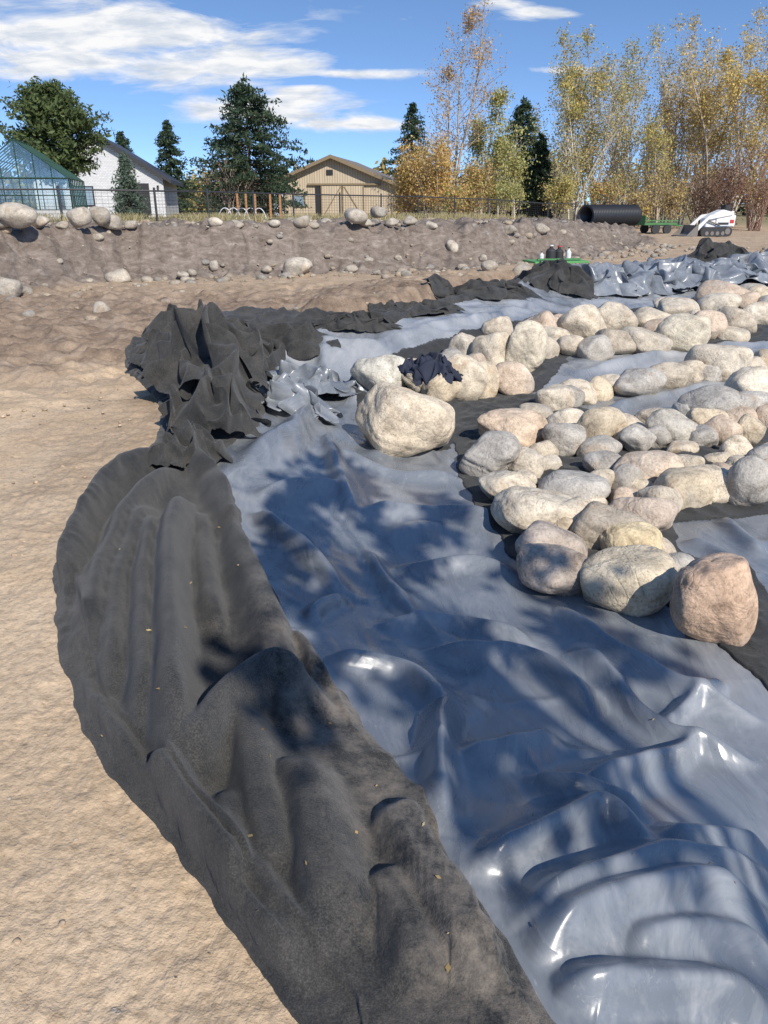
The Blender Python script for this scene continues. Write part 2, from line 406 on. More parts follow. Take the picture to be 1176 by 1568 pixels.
U2=poly_hit([(540,600),(555,650),(620,700),(690,690),(700,625),(830,600),(870,550),(1190,528),(1190,470),(1000,478),(830,490),(700,520),(600,545)])
m=near&(pd>.3); ud=np.full(GX.shape,-9.); x=GX[m];y=GY[m]
ud[m]=np.maximum(sdf(U1,x,y),sdf(U2,x,y))+.05*fbm(x*4,y*4,3)
UZ=LS+.012+.045*ridged(GX*3.5,GY*3.5,3)*sm(ud/.15)
UZ=np.where(ud<0,UZ-.15*sm(-ud/.03),UZ)
submesh('geotextile_underlay',ud>-.03,LX,LY,UZ,MF,dict(dust_glare=np.full(GX.shape,.0)))
# fabric apron
fm=fd>-.2
FZ=np.zeros(GX.shape)
Ff=[([(106,960),(111,860),(158,775),(235,717),(290,697)],.15,.075),
([(150,1080),(146,970),(176,865),(218,790),(280,722)],.16,.05),
([(192,1140),(178,1040),(182,940),(205,855),(250,780)],.14,.045),
([(245,1230),(228,1120),(222,1000),(228,890),(250,800)],.17,.05),
([(308,1350),(290,1230),(275,1090),(266,950),(272,850),(298,775)],.25,.06),
([(470,1110),(430,1020),(392,920),(362,835),(345,780),(320,725)],.20,.075),
([(348,1030),(328,940),(316,860),(312,790)],.13,.05),
([(235,1190),(270,1270),(330,1340),(390,1440)],.17,.05),
([(285,1270),(325,1175),(390,1100),(450,1085),(485,1130)],.20,.06),
([(430,1180),(470,1260),(485,1370),(530,1500)],.13,.075),
([(100,1010),(137,1100),(207,1200),(288,1320),(378,1440),(468,1545)],.09,.04),
([(570,1230),(640,1350),(720,1480),(780,1560)],.10,.07),
([(355,1100),(390,1190),(400,1300),(440,1430)],.12,.06),
([(125,1080),(175,1150),(222,1240)],.12,.045),([(290,1290),(335,1390),(410,1490),(450,1550)],.13,.045),
([(340,1220),(370,1330),(430,1450),(480,1550)],.10,.05),([(560,1340),(620,1450),(660,1560)],.08,.06),
([(330,760),(300,720),(290,700)],.16,.05),([(365,805),(388,775),(345,750),(300,745)],.15,.05),
([(455,1000),(480,1040),(500,1080)],.11,.045),([(400,1010),(430,1080),(450,1150)],.10,.045)]
for pts,h,w in Ff: ridge(FZ,GX,GY,pts,h,w,fm,.5,.06,1.6)
idx=np.nonzero(fm)[0]; x=GX[idx];y=GY[idx]
FZ[idx]+=.03*fbm(x*1.5,y*1.5,2)+.02
farf=sm((y-7.0)/1.5); qx=x+.25*fbm(x*1.5,y*1.5,3); qy=y+.25*fbm(x*1.5+5,y*1.5,3)
FZ[idx]+=farf*(.17*ridged(qx*1.1,qy*1.3,3)*sm((fd[idx])/.35)+.02)
Gf=np.maximum(TZ0,LS)+.010
FZ=np.maximum(FZ,0)*sm((fd+.02)/.08)
Pc=np.stack([coarse(GX),coarse(GY),coarse(Gf+FZ)],-1)
act=coarse(fd)>-.03; pin=np.zeros(act.shape,bool); pin[-6:]=True; pin[:2]=True; pin[:,:2]=True
D=relax(Pc,act,coarse(Gf),1.01,1.04,[(14,.5),(7,5)],7,.07,pin)-np.stack([coarse(GX),coarse(GY),coarse(Gf)],-1)
D[~act]=0
U,_=upsample(D); w_=simm.ravel()*sm((8.2-Rr)/1.0)
FZf=U[:,2]*w_+FZ*(1-w_)
edge=sm((fd+.005)/.05)
FS=Gf+np.maximum(FZf,0)*(.2+.8*edge)+.018*np.sqrt(np.clip(fd/.03,0,1))
FS=np.where(fd<0,FS-.2*sm(-fd/.02)-FZf*.2,FS)
IN=np.array([HIT(*p)[:2] for p in inner_px])
di=np.full(GX.shape,9.); x=GX[fm];y=GY[fm]; di[fm]=np.abs(sdf(list(IN)+[(6,5),(6,1)],x,y))
fdust=np.clip(.95*(1-sm((di-.02)/.45))*sm((3.2-GY)/1.0)+.12,0,1)
submesh('geotextile_fabric',fd>-.03,GX+U[:,0]*w_,GY+U[:,1]*w_,FS,MF,dict(dust_glare=fdust))
def pile(name,cx,cy,sx,sy,hh,seed,n=150,m=130,rz=0,mat=MF,amp=.24,dust_glare=.12,fq=1.5,bend=.35,post=6):
    S,T=np.meshgrid(np.linspace(-1,1,n),np.linspace(-1,1,m),indexing='ij'); o=seed*3.7
    rr=np.sqrt(S*S+T*T); dome=np.clip(1-rr**2.2*.6,0,1); k=min(sx,sy)/.5
    fx=fbm(S*fq+o,T*fq,2); fy=fbm(S*fq+o+40,T*fq+3,2); fz=ridged(S*1.5+o,T*1.4+7,1); fz2=fbm(S*2.6+o,T*2.6+20,2)
    X_=S*sx+amp*k*1.1*fx; Y_=T*sy+amp*k*1.1*fy; Z_=hh*dome*(.5+.7*fz)+.34*hh*fz2*dome+.05
    c,s=math.cos(rz),math.sin(rz)
    P=np.stack([cx+X_*c-Y_*s,cy+X_*s+Y_*c,np.maximum(Z_,.03)],-1)
    G=np.zeros(P.shape[:2])+.02
    Q=relax(P,np.ones(P.shape[:2],bool),G,1.03,1.03,[(12,.8),(6,4)],6,bend,None)
    for _ in range(post): Q[1:-1,1:-1]+=.5*((Q[2:,1:-1]+Q[:-2,1:-1]+Q[1:-1,2:]+Q[1:-1,:-2])*.25-Q[1:-1,1:-1])
    Q[...,2]+=H0(Q[...,0].ravel(),Q[...,1].ravel()).reshape(Q.shape[:2])+.02
    a,b=np.meshgrid(np.arange(n-1),np.arange(m-1),indexing='ij'); q=(a*m+b).ravel(); Fs=np.stack([q,q+m,q+m+1,q+1],1)
    kp=(rr.ravel()[Fs]<1.1+.1*fx.ravel()[Fs]).all(1)
    ob=npmesh(name,Q.reshape(-1,3),Fs[kp],mat,True,None,dict(dust_glare=np.full(n*m,dust_glare)))
    sb=ob.modifiers.new('s','SUBSURF'); sb.levels=1; sb.render_levels=1
    return ob
c=GP(330,605); pile('crumpled_geotextile',c[0],c[1],.52,.65,.66,1,rz=.2,fq=2.0)
c=GP(262,568); pile('crumpled_geotextile',c[0],c[1]+.1,.42,.45,.34,2,n=110,m=110)
c=GP(325,668); pile('crumpled_geotextile',c[0],c[1],.34,.34,.42,3,n=110,m=110)
c=GP(290,715); pile('crumpled_geotextile',c[0],c[1],.20,.28,.24,13,n=100,m=110,rz=-.4)
c=GP(370,545); pile('crumpled_geotextile',c[0],c[1],.48,.5,.52,4,n=110,m=110)
c=GP(450,515); pile('crumpled_geotextile',c[0],c[1],.55,.32,.34,5,n=110,m=90,rz=-.1)
c=GP(290,530); pile('crumpled_geotextile',c[0],c[1],.50,.4,.42,12,n=110,m=90)
c=GP(850,445,.0); pile('crumpled_geotextile',c[0],c[1],.65,.8,.55,6,n=120,m=110,post=2)
c=GP(745,460,.0); pile('crumpled_geotextile',c[0],c[1],1.1,.4,.28,7,n=120,m=90,rz=.4,fq=3,post=2)
c=GP(640,486,.0); pile('crumpled_geotextile',c[0],c[1],.8,.25,.20,9,n=120,m=80,rz=.5,fq=3,post=2)
c=GP(545,503,.0); pile('crumpled_geotextile',c[0],c[1],.6,.2,.2,10,n=120,m=80,fq=3,post=2)
c=GP(1098,408,.0); pile('crumpled_geotextile',c[0],c[1],.9,.6,.6,8,n=100,m=90,post=2)
for k,(u,v,sx,sy,hh,rz) in enumerate([(915,440,1.0,.7,.5,.2),(975,436,1.1,.8,.5,.3),(1040,430,1.2,.8,.55,.4),(1105,424,1.2,.8,.5,.3),(1165,418,1.3,.9,.65,.3),(470,555,.5,.4,.3,.4),(450,600,.35,.4,.28,.2),(585,545,.5,.3,.2,.2)]):
    c=GP(u,v,.0); pile('crumpled_pond_liner',c[0],c[1],sx,sy,hh,20+k,n=110,m=100,rz=rz,mat=ML,dust_glare=.08,fq=2.0,bend=.2,post=2)
# ---------------------------------------------------------------- rocks
import bmesh
bm=bmesh.new(); bmesh.ops.create_icosphere(bm,subdivisions=5,radius=1); IV=np.array([v.co[:] for v in bm.verts]); IF=np.array([[v.index for v in f.verts] for f in bm.faces]); bm.free()
bm=bmesh.new(); bmesh.ops.create_icosphere(bm,subdivisions=2,radius=1); JV=np.array([v.co[:] for v in bm.verts]); JF=np.array([[v.index for v in f.verts] for f in bm.faces]); bm.free()
def rotz(a):
    c,s=math.cos(a),math.sin(a); return np.array([[c,-s,0],[s,c,0],[0,0,1]])
def roty(a):
    c,s=math.cos(a),math.sin(a); return np.array([[c,0,s],[0,1,0],[-s,0,c]])
BOX=np.array([[1,0,0],[-1,0,0],[0,1,0],[0,-1,0],[0,0,1],[0,0,-1.]])
def rock_shape(rs,fine=True,p=None,blocky=None):
    D=IV if fine else JV
    if p is None: p=rs.uniform(8,17)
    if blocky is None: blocky=rs.rand()<.35
    if blocky:
        Rb=rotz(rs.uniform(-.8,.8))@roty(rs.uniform(-.5,.5)); nb=BOX@Rb.T; db=rs.uniform(.70,.88,6)
        ne=rs.normal(size=(8,3)); ne/=np.linalg.norm(ne,axis=1)[:,None]; nn=np.concatenate([nb,ne]); dd=np.concatenate([db,rs.uniform(.74,.95,8)])
    else:
        n=rs.randint(9,15); nn=rs.normal(size=(n,3)); nn/=np.linalg.norm(nn,axis=1)[:,None]; dd=rs.uniform(.62,.95,n)
    q=np.clip(D@nn.T,0,None)/dd
    q=np.concatenate([q,np.full((len(D),1),1.0)],1)
    rr=(q**p).sum(1)**(-1/p)
    ph=rs.rand(3)*6
    rr*=1+.05*np.sin(D[:,0]*3+ph[0])*np.sin(D[:,1]*3+ph[1])
    if fine:
        rr*=1+.06*fbm(D[:,0]*1.6+ph[0]*9+D[:,2]*1.4,D[:,1]*1.6+ph[1]*5-D[:,2]*1.5,5,2.1,.5)
        rr*=1-.06*ridged(D[:,0]*1.0+ph[2]*9+D[:,2]*.8,D[:,1]*1.0+ph[1]*5-D[:,2]*.9,2)**4
    V=D*rr[:,None]
    mn,mx=V.min(0),V.max(0); V=(V-(mn+mx)/2)/((mx-mn)/2)
    return V,(IF if fine else JF)
PAL=[(.64,.555,.43),(.59,.52,.42),(.67,.59,.47),(.49,.455,.40),(.58,.465,.36),(.55,.475,.375),(.62,.52,.38),(.45,.42,.375)]
def make_rock(rs,px,col=None,fine=True,blocky=None):
    cx,cy,w,h=px
    x,y,z,t=HIT(cx,cy); W=w*t/F/2; D_=W*.84
    dn=ray(cx,cy); ph=math.atan2(-dn[2],dn[1])
    Hh=h*t/F/2; c2=(Hh**2-(D_*math.sin(ph))**2)/math.cos(ph)**2
    c=math.sqrt(max(c2,(W*.58)**2)); c=min(c,W*1.2)
    x,y,z,t2=HIT(cx,cy,.78*c); sc=t2/t; W*=sc;D_*=sc;c*=sc
    V,Fx=rock_shape(rs,fine,None,blocky)
    V=V*np.array([W*1.06,D_,c*1.06]); V=V@roty(rs.uniform(-.2,.2)).T@rotz(rs.uniform(-.15,.15)).T
    V=V+np.array([x,y,z])
    cc=np.array(col if col else PAL[rs.randint(len(PAL))])*rs.uniform(.88,1.12)
    return V,Fx,np.tile(cc,(len(V),1))
def join(parts):
    V=[];Fs=[];C=[];o=0
    for v,f,c in parts: V.append(v);Fs.append(f+o);C.append(c);o+=len(v)
    return np.concatenate(V),np.concatenate(Fs),np.concatenate(C)
rs=RS(15)
big=[((583,577,90,70),(.60,.57,.49)),((620,645,146,116),(.72,.61,.46)),((655,582,85,62),(.61,.53,.41)),((806,535,68,80),(.65,.57,.44)),
((785,660,108,56),(.60,.47,.35)),((750,700,92,72),(.41,.38,.34)),((775,750,88,60),(.62,.54,.42)),((820,788,124,68),(.60,.53,.42)),
((843,838,108,74),(.47,.40,.34)),((853,876,122,72),(.46,.39,.33)),((964,892,142,76),(.65,.56,.42)),((1092,922,126,150),(.58,.41,.29)),
((968,832,98,66),(.61,.50,.32)),((930,808,117,78),(.50,.43,.34)),((985,790,106,60),(.56,.46,.37)),((1045,512,80,60),(.65,.58,.45)),((1036,660,92,58),(.60,.55,.46)),((990,722,96,58),(.61,.50,.39))]
for k,(px,col) in enumerate(big):
    V,Fx,C=make_rock(rs,px,col,True,k in (4,7,10,12)); npmesh('boulder',V,Fx,MR,True,C)
bm=bmesh.new(); bmesh.ops.create_icosphere(bm,subdivisions=4,radius=1); IV=np.array([v.co[:] for v in bm.verts]); IF=np.array([[v.index for v in f.verts] for f in bm.faces]); bm.free()
rowA=[(712,537,45,42),(752,542,52,52),(762,505,42,32),(822,505,42,35),(738,585,45,52),(785,582,58,48),(712,580,52,66),(853,503,35,32),(892,498,56,42),(935,491,62,42),(878,532,45,32),(910,534,40,28),(942,528,42,30),(985,525,62,34),(1000,492,52,28),(1040,478,48,32),(1100,472,50,32),(1085,502,45,36),(1105,456,62,22),(1140,466,42,32),(1125,494,42,32),(1165,456,34,26),(1122,516,42,26),(1162,482,42,28),(678,595,50,40),(835,535,40,34),(1010,508,40,26),(1065,492,36,28),(690,560,34,36),(848,522,38,28),(1075,466,36,20),(728,560,34,32),(1020,470,34,22),(1150,448,34,18),(1180,470,40,28)]
rowB=[(850,614,50,38),(885,602,50,32),(915,597,42,32),(936,590,38,26),(980,587,62,32),(1022,577,54,30),(1050,569,50,24),(1100,554,76,36),(1150,562,42,26),(1075,570,36,20),(1180,555,40,30),(960,588,34,24),(870,610,34,26)]
rowC=[(822,637,52,28),(862,677,56,48),(830,692,42,32),(805,712,44,38),(868,646,46,28),(918,656,62,44),(918,690,62,32),(957,652,52,28),(975,676,42,36),(1000,642,42,26),(1080,648,42,32),(1095,622,72,36),(1105,662,52,42),(1145,662,42,42),(1150,627,54,38),(1162,600,64,48),(1060,632,50,28),(1128,643,42,28),(1000,672,36,32),(1072,674,40,32),(1130,688,40,30),(1180,640,40,34),(945,672,34,30),(890,668,36,28),(1042,690,40,24),(840,712,36,26)]
rowD=[(882,752,76,38),(914,742,52,42),(925,712,46,30),(957,738,46,48),(1050,714,50,26),(1085,742,78,48),(1045,752,62,48),(1010,768,52,42),(1132,718,42,32),(1152,744,58,62),(1166,708,34,42),(1110,728,48,34),(1030,864,52,32),(882,795,62,52),(905,776,40,28),(1025,730,40,30),(800,735,36,28),(1100,705,40,24),(1180,735,40,40),(960,765,46,30),(868,812,44,34),(1010,842,40,30),(1180,700,36,30),(980,750,40,30)]
for nm,row in (('boulder_pile',rowA),('boulder_pile',rowB),('boulder_pile',rowC),('boulder_pile',rowD)):
    V,Fx,C=join([make_rock(rs,(p[0],p[1],p[2]*1.26*(k_:=rs.uniform(.85,1.15)),p[3]*1.3*k_)) for p in row]); npmesh(nm,V,Fx,MR,True,C)
bm=bmesh.new(); bmesh.ops.create_icosphere(bm,subdivisions=3,radius=1); IV=np.array([v.co[:] for v in bm.verts]); IF=np.array([[v.index for v in f.verts] for f in bm.faces]); bm.free()
G_=(.42,.375,.31)
bankr=[(455,410,46,30),(750,407,26,17),(800,418,36,28),(693,378,17,26),(328,407,14,16),(155,473,26,22),(12,443,40,36),(280,421,18,10),(538,412,20,13),(180,424,38,13),(408,412,16,10),(740,395,12,10),(150,363,18,10),(610,395,12,8),(90,400,14,8),(40,446,20,14)]
topr=[(122,333,36,27),(152,331,32,27),(168,339,36,20),(25,330,60,26),(60,340,30,16),(545,331,36,20),(580,325,26,16),(462,340,26,16),(330,340,22,14),(628,337,22,13),(362,344,22,10),(5,338,30,22),(420,342,18,10),(500,340,20,10),(200,344,20,10),(660,345,20,9),(780,352,24,10),(830,350,24,10),(480,345,18,10),(560,341,20,10),(600,340,20,10),(183,325,14,12),(95,345,20,10)]
V,Fx,C=join([make_rock(rs,p,tuple(np.array(G_)*rs.uniform(.9,1.25))) for p in bankr+topr]); npmesh('field_stones',V,Fx,MR,True,C)
parts=[]
def Hn(x,y): return H0(np.array([x]),np.array([y]))[0]
gx=rs.uniform(-14,16,6800); gy=rs.uniform(11,33,6800)
gb=sdf(BANK,gx,gy); gp=sdf(RIM,gx,gy); gz=H0(gx,gy)
for k in range(6800):
    if gp[k]>-.4: continue
    if not(-1.5<gb[k]<5) and rs.rand()>.2: continue
    s_=.018+.13*rs.rand()**4.5
    V,Fx=rock_shape(rs,False); V=V*np.array([1,.8,.65])*s_+np.array([gx[k],gy[k],gz[k]+.03])
    parts.append((V,Fx,np.tile(np.array(PAL[rs.randint(8)])*.62,(len(V),1))))
gx=rs.uniform(-7,1,3000); gy=rs.uniform(1,13,3000); gp=sdf(RIM,gx,gy)
for k in range(3000):
    if gp[k]>-.06 or abs(gx[k])>gy[k]*.75: continue
    s_=.003+.018*rs.rand()**4*(.4+gy[k]/8)
    V,Fx=rock_shape(rs,False); V=V*np.array([1,.8,.6])*s_+np.array([gx[k],gy[k],Hn(gx[k],gy[k])+.001])
    parts.append((V,Fx,np.tile(np.array([.52,.40,.28])*rs.uniform(.8,1.1),(len(V),1))))
V,Fx,C=join(parts); npmesh('gravel',V,Fx,MR,True,C)
# ---------------------------------------------------------------- tubes & leaves
def tubes(S,k=5):
    S=np.array(S,float); p0=S[:,0:3];p1=S[:,3:6];r0=S[:,6];r1=S[:,7]
    d=p1-p0; d/=np.linalg.norm(d,axis=1)[:,None]+1e-9
    ref=np.where(np.abs(d[:,2:3])<.9,np.array([[0,0,1.]]),np.array([[1.,0,0]]))
    u=np.cross(d,ref); u/=np.linalg.norm(u,axis=1)[:,None]; w=np.cross(d,u)
    V=[]
    for (p,rr) in ((p0,r0),(p1,r1)):
        for q in range(k):
            a=2*np.pi*q/k; V.append(p+(u*math.cos(a)+w*math.sin(a))*rr[:,None])
    V=np.stack(V,1); n=len(S); o=(np.arange(n)*2*k)[:,None]
    Fs=np.concatenate([o+np.array([[q,(q+1)%k,k+(q+1)%k,k+q]]) for q in range(k)],0)
    return V.reshape(-1,3),Fs
def leaves(C,size,cols,rs,asp=.6,up=0):
    n=len(C); a=rs.normal(size=(n,3)); a/=np.linalg.norm(a,axis=1)[:,None]
    b=rs.normal(size=(n,3)); b-=a*(a*b).sum(1)[:,None]; b/=np.linalg.norm(b,axis=1)[:,None]
    s=(size*rs.uniform(.6,1.3,n))[:,None]
    V=np.stack([C-a*s,C+b*s*asp,C+a*s,C-b*s*asp],1).reshape(-1,3)
    Fs=np.arange(4*n).reshape(n,4)
    return V,Fs,np.repeat(cols,4,axis=0)
def colpick(rs,n,pal,C=None,var=.2):
    pal=np.array(pal); i=rs.randint(len(pal),size=n); c=pal[i]*rs.uniform(1-var,1+var,(n,1)); return c
def make_tree(name,segs,LC,LS_,LCol,bark,rs,asp=.6):
    e=bpy.data.objects.new(name,None); scene.collection.objects.link(e)
    V,Fs=tubes(segs,4); npmesh('trunk_and_limbs',V,Fs,MBARK,True,np.tile(np.array(bark),(len(V),1)),parent=e)
    if len(LC):
        V,Fs,C=leaves(np.array(LC),LS_,LCol,rs,asp); npmesh('crown',V,Fs,MLEAF,False,C,parent=e)
    return e
def grow(rs,segs,tips,p,d,L,r,lev,maxlev,up=.25,nb=(3,5),spread=.6,taper=.62):
    n=4; q=np.array(p,float); d=np.array(d,float); pts=[q.copy()]
    for k in range(n):
        d=d+rs.normal(size=3)*.10; d[2]+=up*.12; d/=np.linalg.norm(d)
        q2=q+d*L/n; segs.append((*q,*q2,r*(1-.75*k/n),r*(1-.75*(k+1)/n))); q=q2; pts.append(q.copy())
        if lev>=maxlev-1: tips.append(q.copy())
    if lev<maxlev:
        m=rs.randint(nb[0],nb[1]+1)
        for k in range(m):
            f=rs.uniform(.25,1)*n; i=min(int(f),n-1); b=pts[i]+(pts[i+1]-pts[i])*(f-i)
            s=rs.normal(size=3); s[2]*=.4; s/=np.linalg.norm(s); nd=d*(1-spread)+s*spread; nd[2]+=up; nd/=np.linalg.norm(nd)
            grow(rs,segs,tips,b,nd,L*rs.uniform(.45,.75)*(1-.35*f/n),max(r*.45*(1-.5*f/n),.008),lev+1,maxlev,up,nb,spread,taper)
def gz_(x,y): return float(Hn(x,y))-.05
def broadleaf(name,x,y,h,seed,pal,nleaf,leafsize,bark,stems=1,fan=.15,limbR=.28,nlimb=22,clumpR=.3,low=.15,maxlev=2,spread=.55,up=.35,tr=None):
    rs=RS(seed); segs=[];tips=[]; z0=gz_(x,y)
    for s in range(stems):
        hh=h*(1 if s==0 else rs.uniform(.6,1)); a=rs.rand()*6.28; ln=(0.03 if stems==1 else rs.uniform(.2,1)*fan)
        d=np.array([math.cos(a)*ln,math.sin(a)*ln,1.]); p=np.array([x+ (rs.normal()*.25 if stems>1 else 0),y+(rs.normal()*.25 if stems>1 else 0),z0])
        r0=(tr if tr else hh*.013); K=14; pts=[p.copy()]
        for k in range(K):
            d=d+np.array([rs.normal()*.05,rs.normal()*.05,0]); d/=np.linalg.norm(d)
            q=p+d*hh/K; segs.append((*p,*q,r0*(1-k/K)**.9+.012,r0*(1-(k+1)/K)**.9+.012)); p=q; pts.append(p.copy())
        tips.append(p.copy())
        for k in range(nlimb):
            f=low+(1-low)*((k+rs.rand())/nlimb)**.9; f=min(f,.985)*K; i=int(f); b=pts[i]+(pts[i+1]-pts[i])*(f-i)
            a=rs.rand()*6.28; f/=K; L=h*limbR*(math.sin(math.pi*min(1,(f-low)/(1-low)*.8+.22)))*rs.uniform(.7,1.2)+.3
            dd=np.array([math.cos(a),math.sin(a),up+.5*rs.rand()+.4*f]); dd/=np.linalg.norm(dd)
            grow(rs,segs,tips,b,dd,L,max(r0*.32*(1-f)+.012,.016),1,maxlev,up=up,spread=spread)
    tips=np.array(tips)
    w=np.clip(fbm(tips[:,0]*.6+seed,tips[:,2]*.6,2)+.35,.02,1)
    i=rs.choice(len(tips),nleaf,p=w/w.sum()); C=tips[i]+rs.normal(size=(nleaf,3))*clumpR
    C[:,2]=np.maximum(C[:,2],z0+.1)
    cl=colpick(rs,len(tips),pal,var=.25)[i]*rs.uniform(.8,1.2,(nleaf,1))
    return make_tree(name,segs,C,leafsize,cl,bark,rs)
def conifer(name,x,y,h,R,seed,pal,low=.06,dens=1.0,pine=False,pw=.75):
    rs=RS(seed); z0=gz_(x,y); segs=[];C=[];K=12
    for k in range(K): segs.append((x,y,z0+h*k/K,x,y,z0+h*(k+1)/K,h*.018*(1-k/K)+.02,h*.018*(1-(k+1)/K)+.02))
    nl=int(28*dens); lob=rs.rand(4)*6
    for l in range(nl):
        f=low+(1-low)*(l+rs.rand())/nl
        for b in range(8):
            a=rs.rand()*6.28
            if pine: rad=R*math.sin(math.pi*min(1,max(0,(f-low)/(1-low)))**.75*.97+.03)**.6
            else: rad=R*(1-f)**pw*(.75+.25*min(1,f*5))+.12
            rad*=rs.uniform(.55,1.1)*(1+.15*math.sin(3*a+lob[0]+f*7))
            zz=z0+h*f+rs.normal()*.2; drop=(.25 if pine else rs.uniform(-.30,.12))*rad
            p1=(x+math.cos(a)*rad,y+math.sin(a)*rad,zz+drop)
            segs.append((x,y,zz,*p1,.03,.008))
            n=int((20+38*rad/R)*dens); t=rs.uniform(.12,1,n)**.7
            P=np.array([x,y,zz])+(np.array(p1)-np.array([x,y,zz]))*t[:,None]
            P+=rs.normal(size=(n,3))*np.array([.13,.13,.09 if not pine else .16])*(.6+R*.12)
            P[:,2]+= .10*np.sin(t*3.1)
            C.append(P)
    C=np.concatenate(C); col=colpick(rs,len(C),pal,var=.35)
    return make_tree(name,segs,C,.17 if R>1.2 else .1,col,(.10,.075,.055),rs,.34)
SPR=[(.06,.10,.060),(.08,.115,.068),(.045,.07,.045),(.10,.135,.08)]
PIN=[(.12,.155,.06),(.14,.18,.08),(.09,.12,.05)]
YEL=[(.66,.48,.15),(.58,.44,.16),(.50,.42,.18),(.68,.53,.21)]
YG=[(.46,.44,.17),(.40,.41,.16),(.55,.46,.18),(.32,.34,.15)]
ORG=[(.66,.42,.15),(.60,.38,.16),(.66,.46,.20),(.50,.32,.15)]
BRN=[(.36,.28,.19),(.40,.31,.20),(.29,.23,.16)]
def top(u,v,Y): x=AT(u,v,Y).x; return x,AT(u,v,Y).z-gz_(x,Y)
x,h=top(375,130,62); conifer('spruce_tree',x,62,h,5.2,1,SPR,dens=1.3,pw=.5)
x,h=top(255,190,80); conifer('spruce_tree',x,80,h,2.6,2,SPR,pw=.6)
x,h=top(72,140,50); conifer('pine_tree',x,50,h,3.1,3,PIN,low=.3,dens=1.15,pine=True)
x,h=top(190,243,48); conifer('young_spruce_tree',x,48,h,1.1,4,[(.13,.17,.12),(.16,.21,.16)],dens=.8)
x,h=top(632,163,85); conifer('spruce_tree',x,85,h,3.4,5,SPR,pw=.6)
x,h=top(803,155,72); conifer('spruce_tree',x,72,h,3.4,6,SPR,dens=1.1,pw=.6)
x,h=top(830,215,66); conifer('spruce_tree',x,66,h,2.0,7,SPR)
x,h=top(185,205,90); conifer('spruce_tree',x,90,h,3.4,8,SPR)
BK=(.46,.38,.29); BW=(.62,.56,.46)
x,h=top(695,-15,62); broadleaf('cottonwood_tree',x,62,h,21,ORG,4600,.075,BK,stems=3,fan=.16,limbR=.19,nlimb=28,clumpR=.22,low=.2,tr=.10)
for (u,v,Y,sd,pal,n) in [(625,235,60,22,ORG+YEL,7000),(668,215,58,23,ORG+YEL,7000),(725,250,60,24,ORG+YG,4500)]:
    x,h=top(u,v,Y); broadleaf('golden_shrub_tree',x,Y,h,sd,pal,n,.08,BK,stems=6,fan=.38,limbR=.24,nlimb=9,clumpR=.34,low=.08,tr=.05)
for (u,v,Y,sd,n) in [(762,140,64,25,5000),(735,185,66,26,2800),(790,200,60,27,2600),(825,190,75,28,2400)]:
    x,h=top(u,v,Y); broadleaf('aspen_tree',x,Y,h,sd,YG,n,.09,BW,stems=2,fan=.1,limbR=.17,nlimb=20,clumpR=.28,low=.12,tr=.09)
for (u,v,Y,sd,n,pal,ls) in [(905,70,60,31,6500,YEL+YG,.08),(940,25,62,32,9000,YEL+YG,.08),(985,60,66,33,4600,YG+BRN,.08),(1030,90,60,34,3400,YEL+BRN,.08),(1075,40,64,35,2800,YEL+BRN,.08),(1125,20,58,36,8000,YEL,.08),(1170,-20,60,37,9000,YEL,.08),(1200,60,55,38,5600,YEL,.08),(870,150,68,39,2600,YG+BRN,.08),(1010,170,56,40,3500,YEL+YG,.08),(960,90,70,61,1500,YEL+BRN,.08),(1050,60,72,62,1500,YEL+BRN,.08),(1100,70,68,63,2500,YEL+BRN,.08)]:
    x,h=top(u,v,Y); broadleaf('willow_tree',x,Y,h,sd,pal,n,ls,BW if sd%2 else BK,stems=6,fan=.26,limbR=.2,nlimb=16,clumpR=.25,low=.1,up=.7,spread=.38,tr=.07)
for (u,v,Y,sd,pal,n,st) in [(1130,235,52,41,[(.30,.18,.12),(.26,.16,.11)],1500,14),(1175,225,50,42,[(.30,.18,.12),(.36,.22,.13)],1500,14),(1085,250,54,43,[(.30,.20,.13)],1200,10),(345,240,60,44,[(.34,.26,.22)],250,9),(860,275,55,45,YG+YEL,3000,6),(930,270,54,46,YG+ORG,2500,6),(985,280,54,47,YEL+BRN,2000,6),(700,290,56,48,ORG+YG,2600,6),(770,285,55,49,YG,2200,6),(1040,270,54,50,YEL+BRN,2000,6)]:
    x,h=top(u,v,Y); broadleaf('willow_shrub',x,Y,h,sd,pal,n,.07,(.34,.21,.15) if sd<44 else (.38,.30,.22),stems=st,fan=.5,limbR=.25,nlimb=5,clumpR=.25,low=.1,up=.7,tr=.03)
rs=RS(77); C=[];col=[]
for k in range(260):
    xx=rs.uniform(-95,110); yy=rs.uniform(95,150); hh=rs.uniform(2.5,6.5)*(1+.3*(xx>15)); w=rs.uniform(1.5,3.5)
    pal=[YG,BRN,YEL,SPR,BRN,[(.3,.27,.24)]][rs.randint(6)]; n=330
    P=rs.normal(size=(n,3)); P/=np.linalg.norm(P,axis=1)[:,None]; P*=rs.uniform(.3,1,(n,1))**.5
    P=P*np.array([w,w,hh*.55])*(1+.25*rs.normal(size=(n,1))*.5)+np.array([xx,yy,.3+hh*.5]); C.append(P); col.append(colpick(rs,n,pal,var=.3)*.75)
V,Fs,CC=leaves(np.concatenate(C),.33,np.concatenate(col),rs); npmesh('distant_treeline',V,Fs,MLEAF,False,CC)
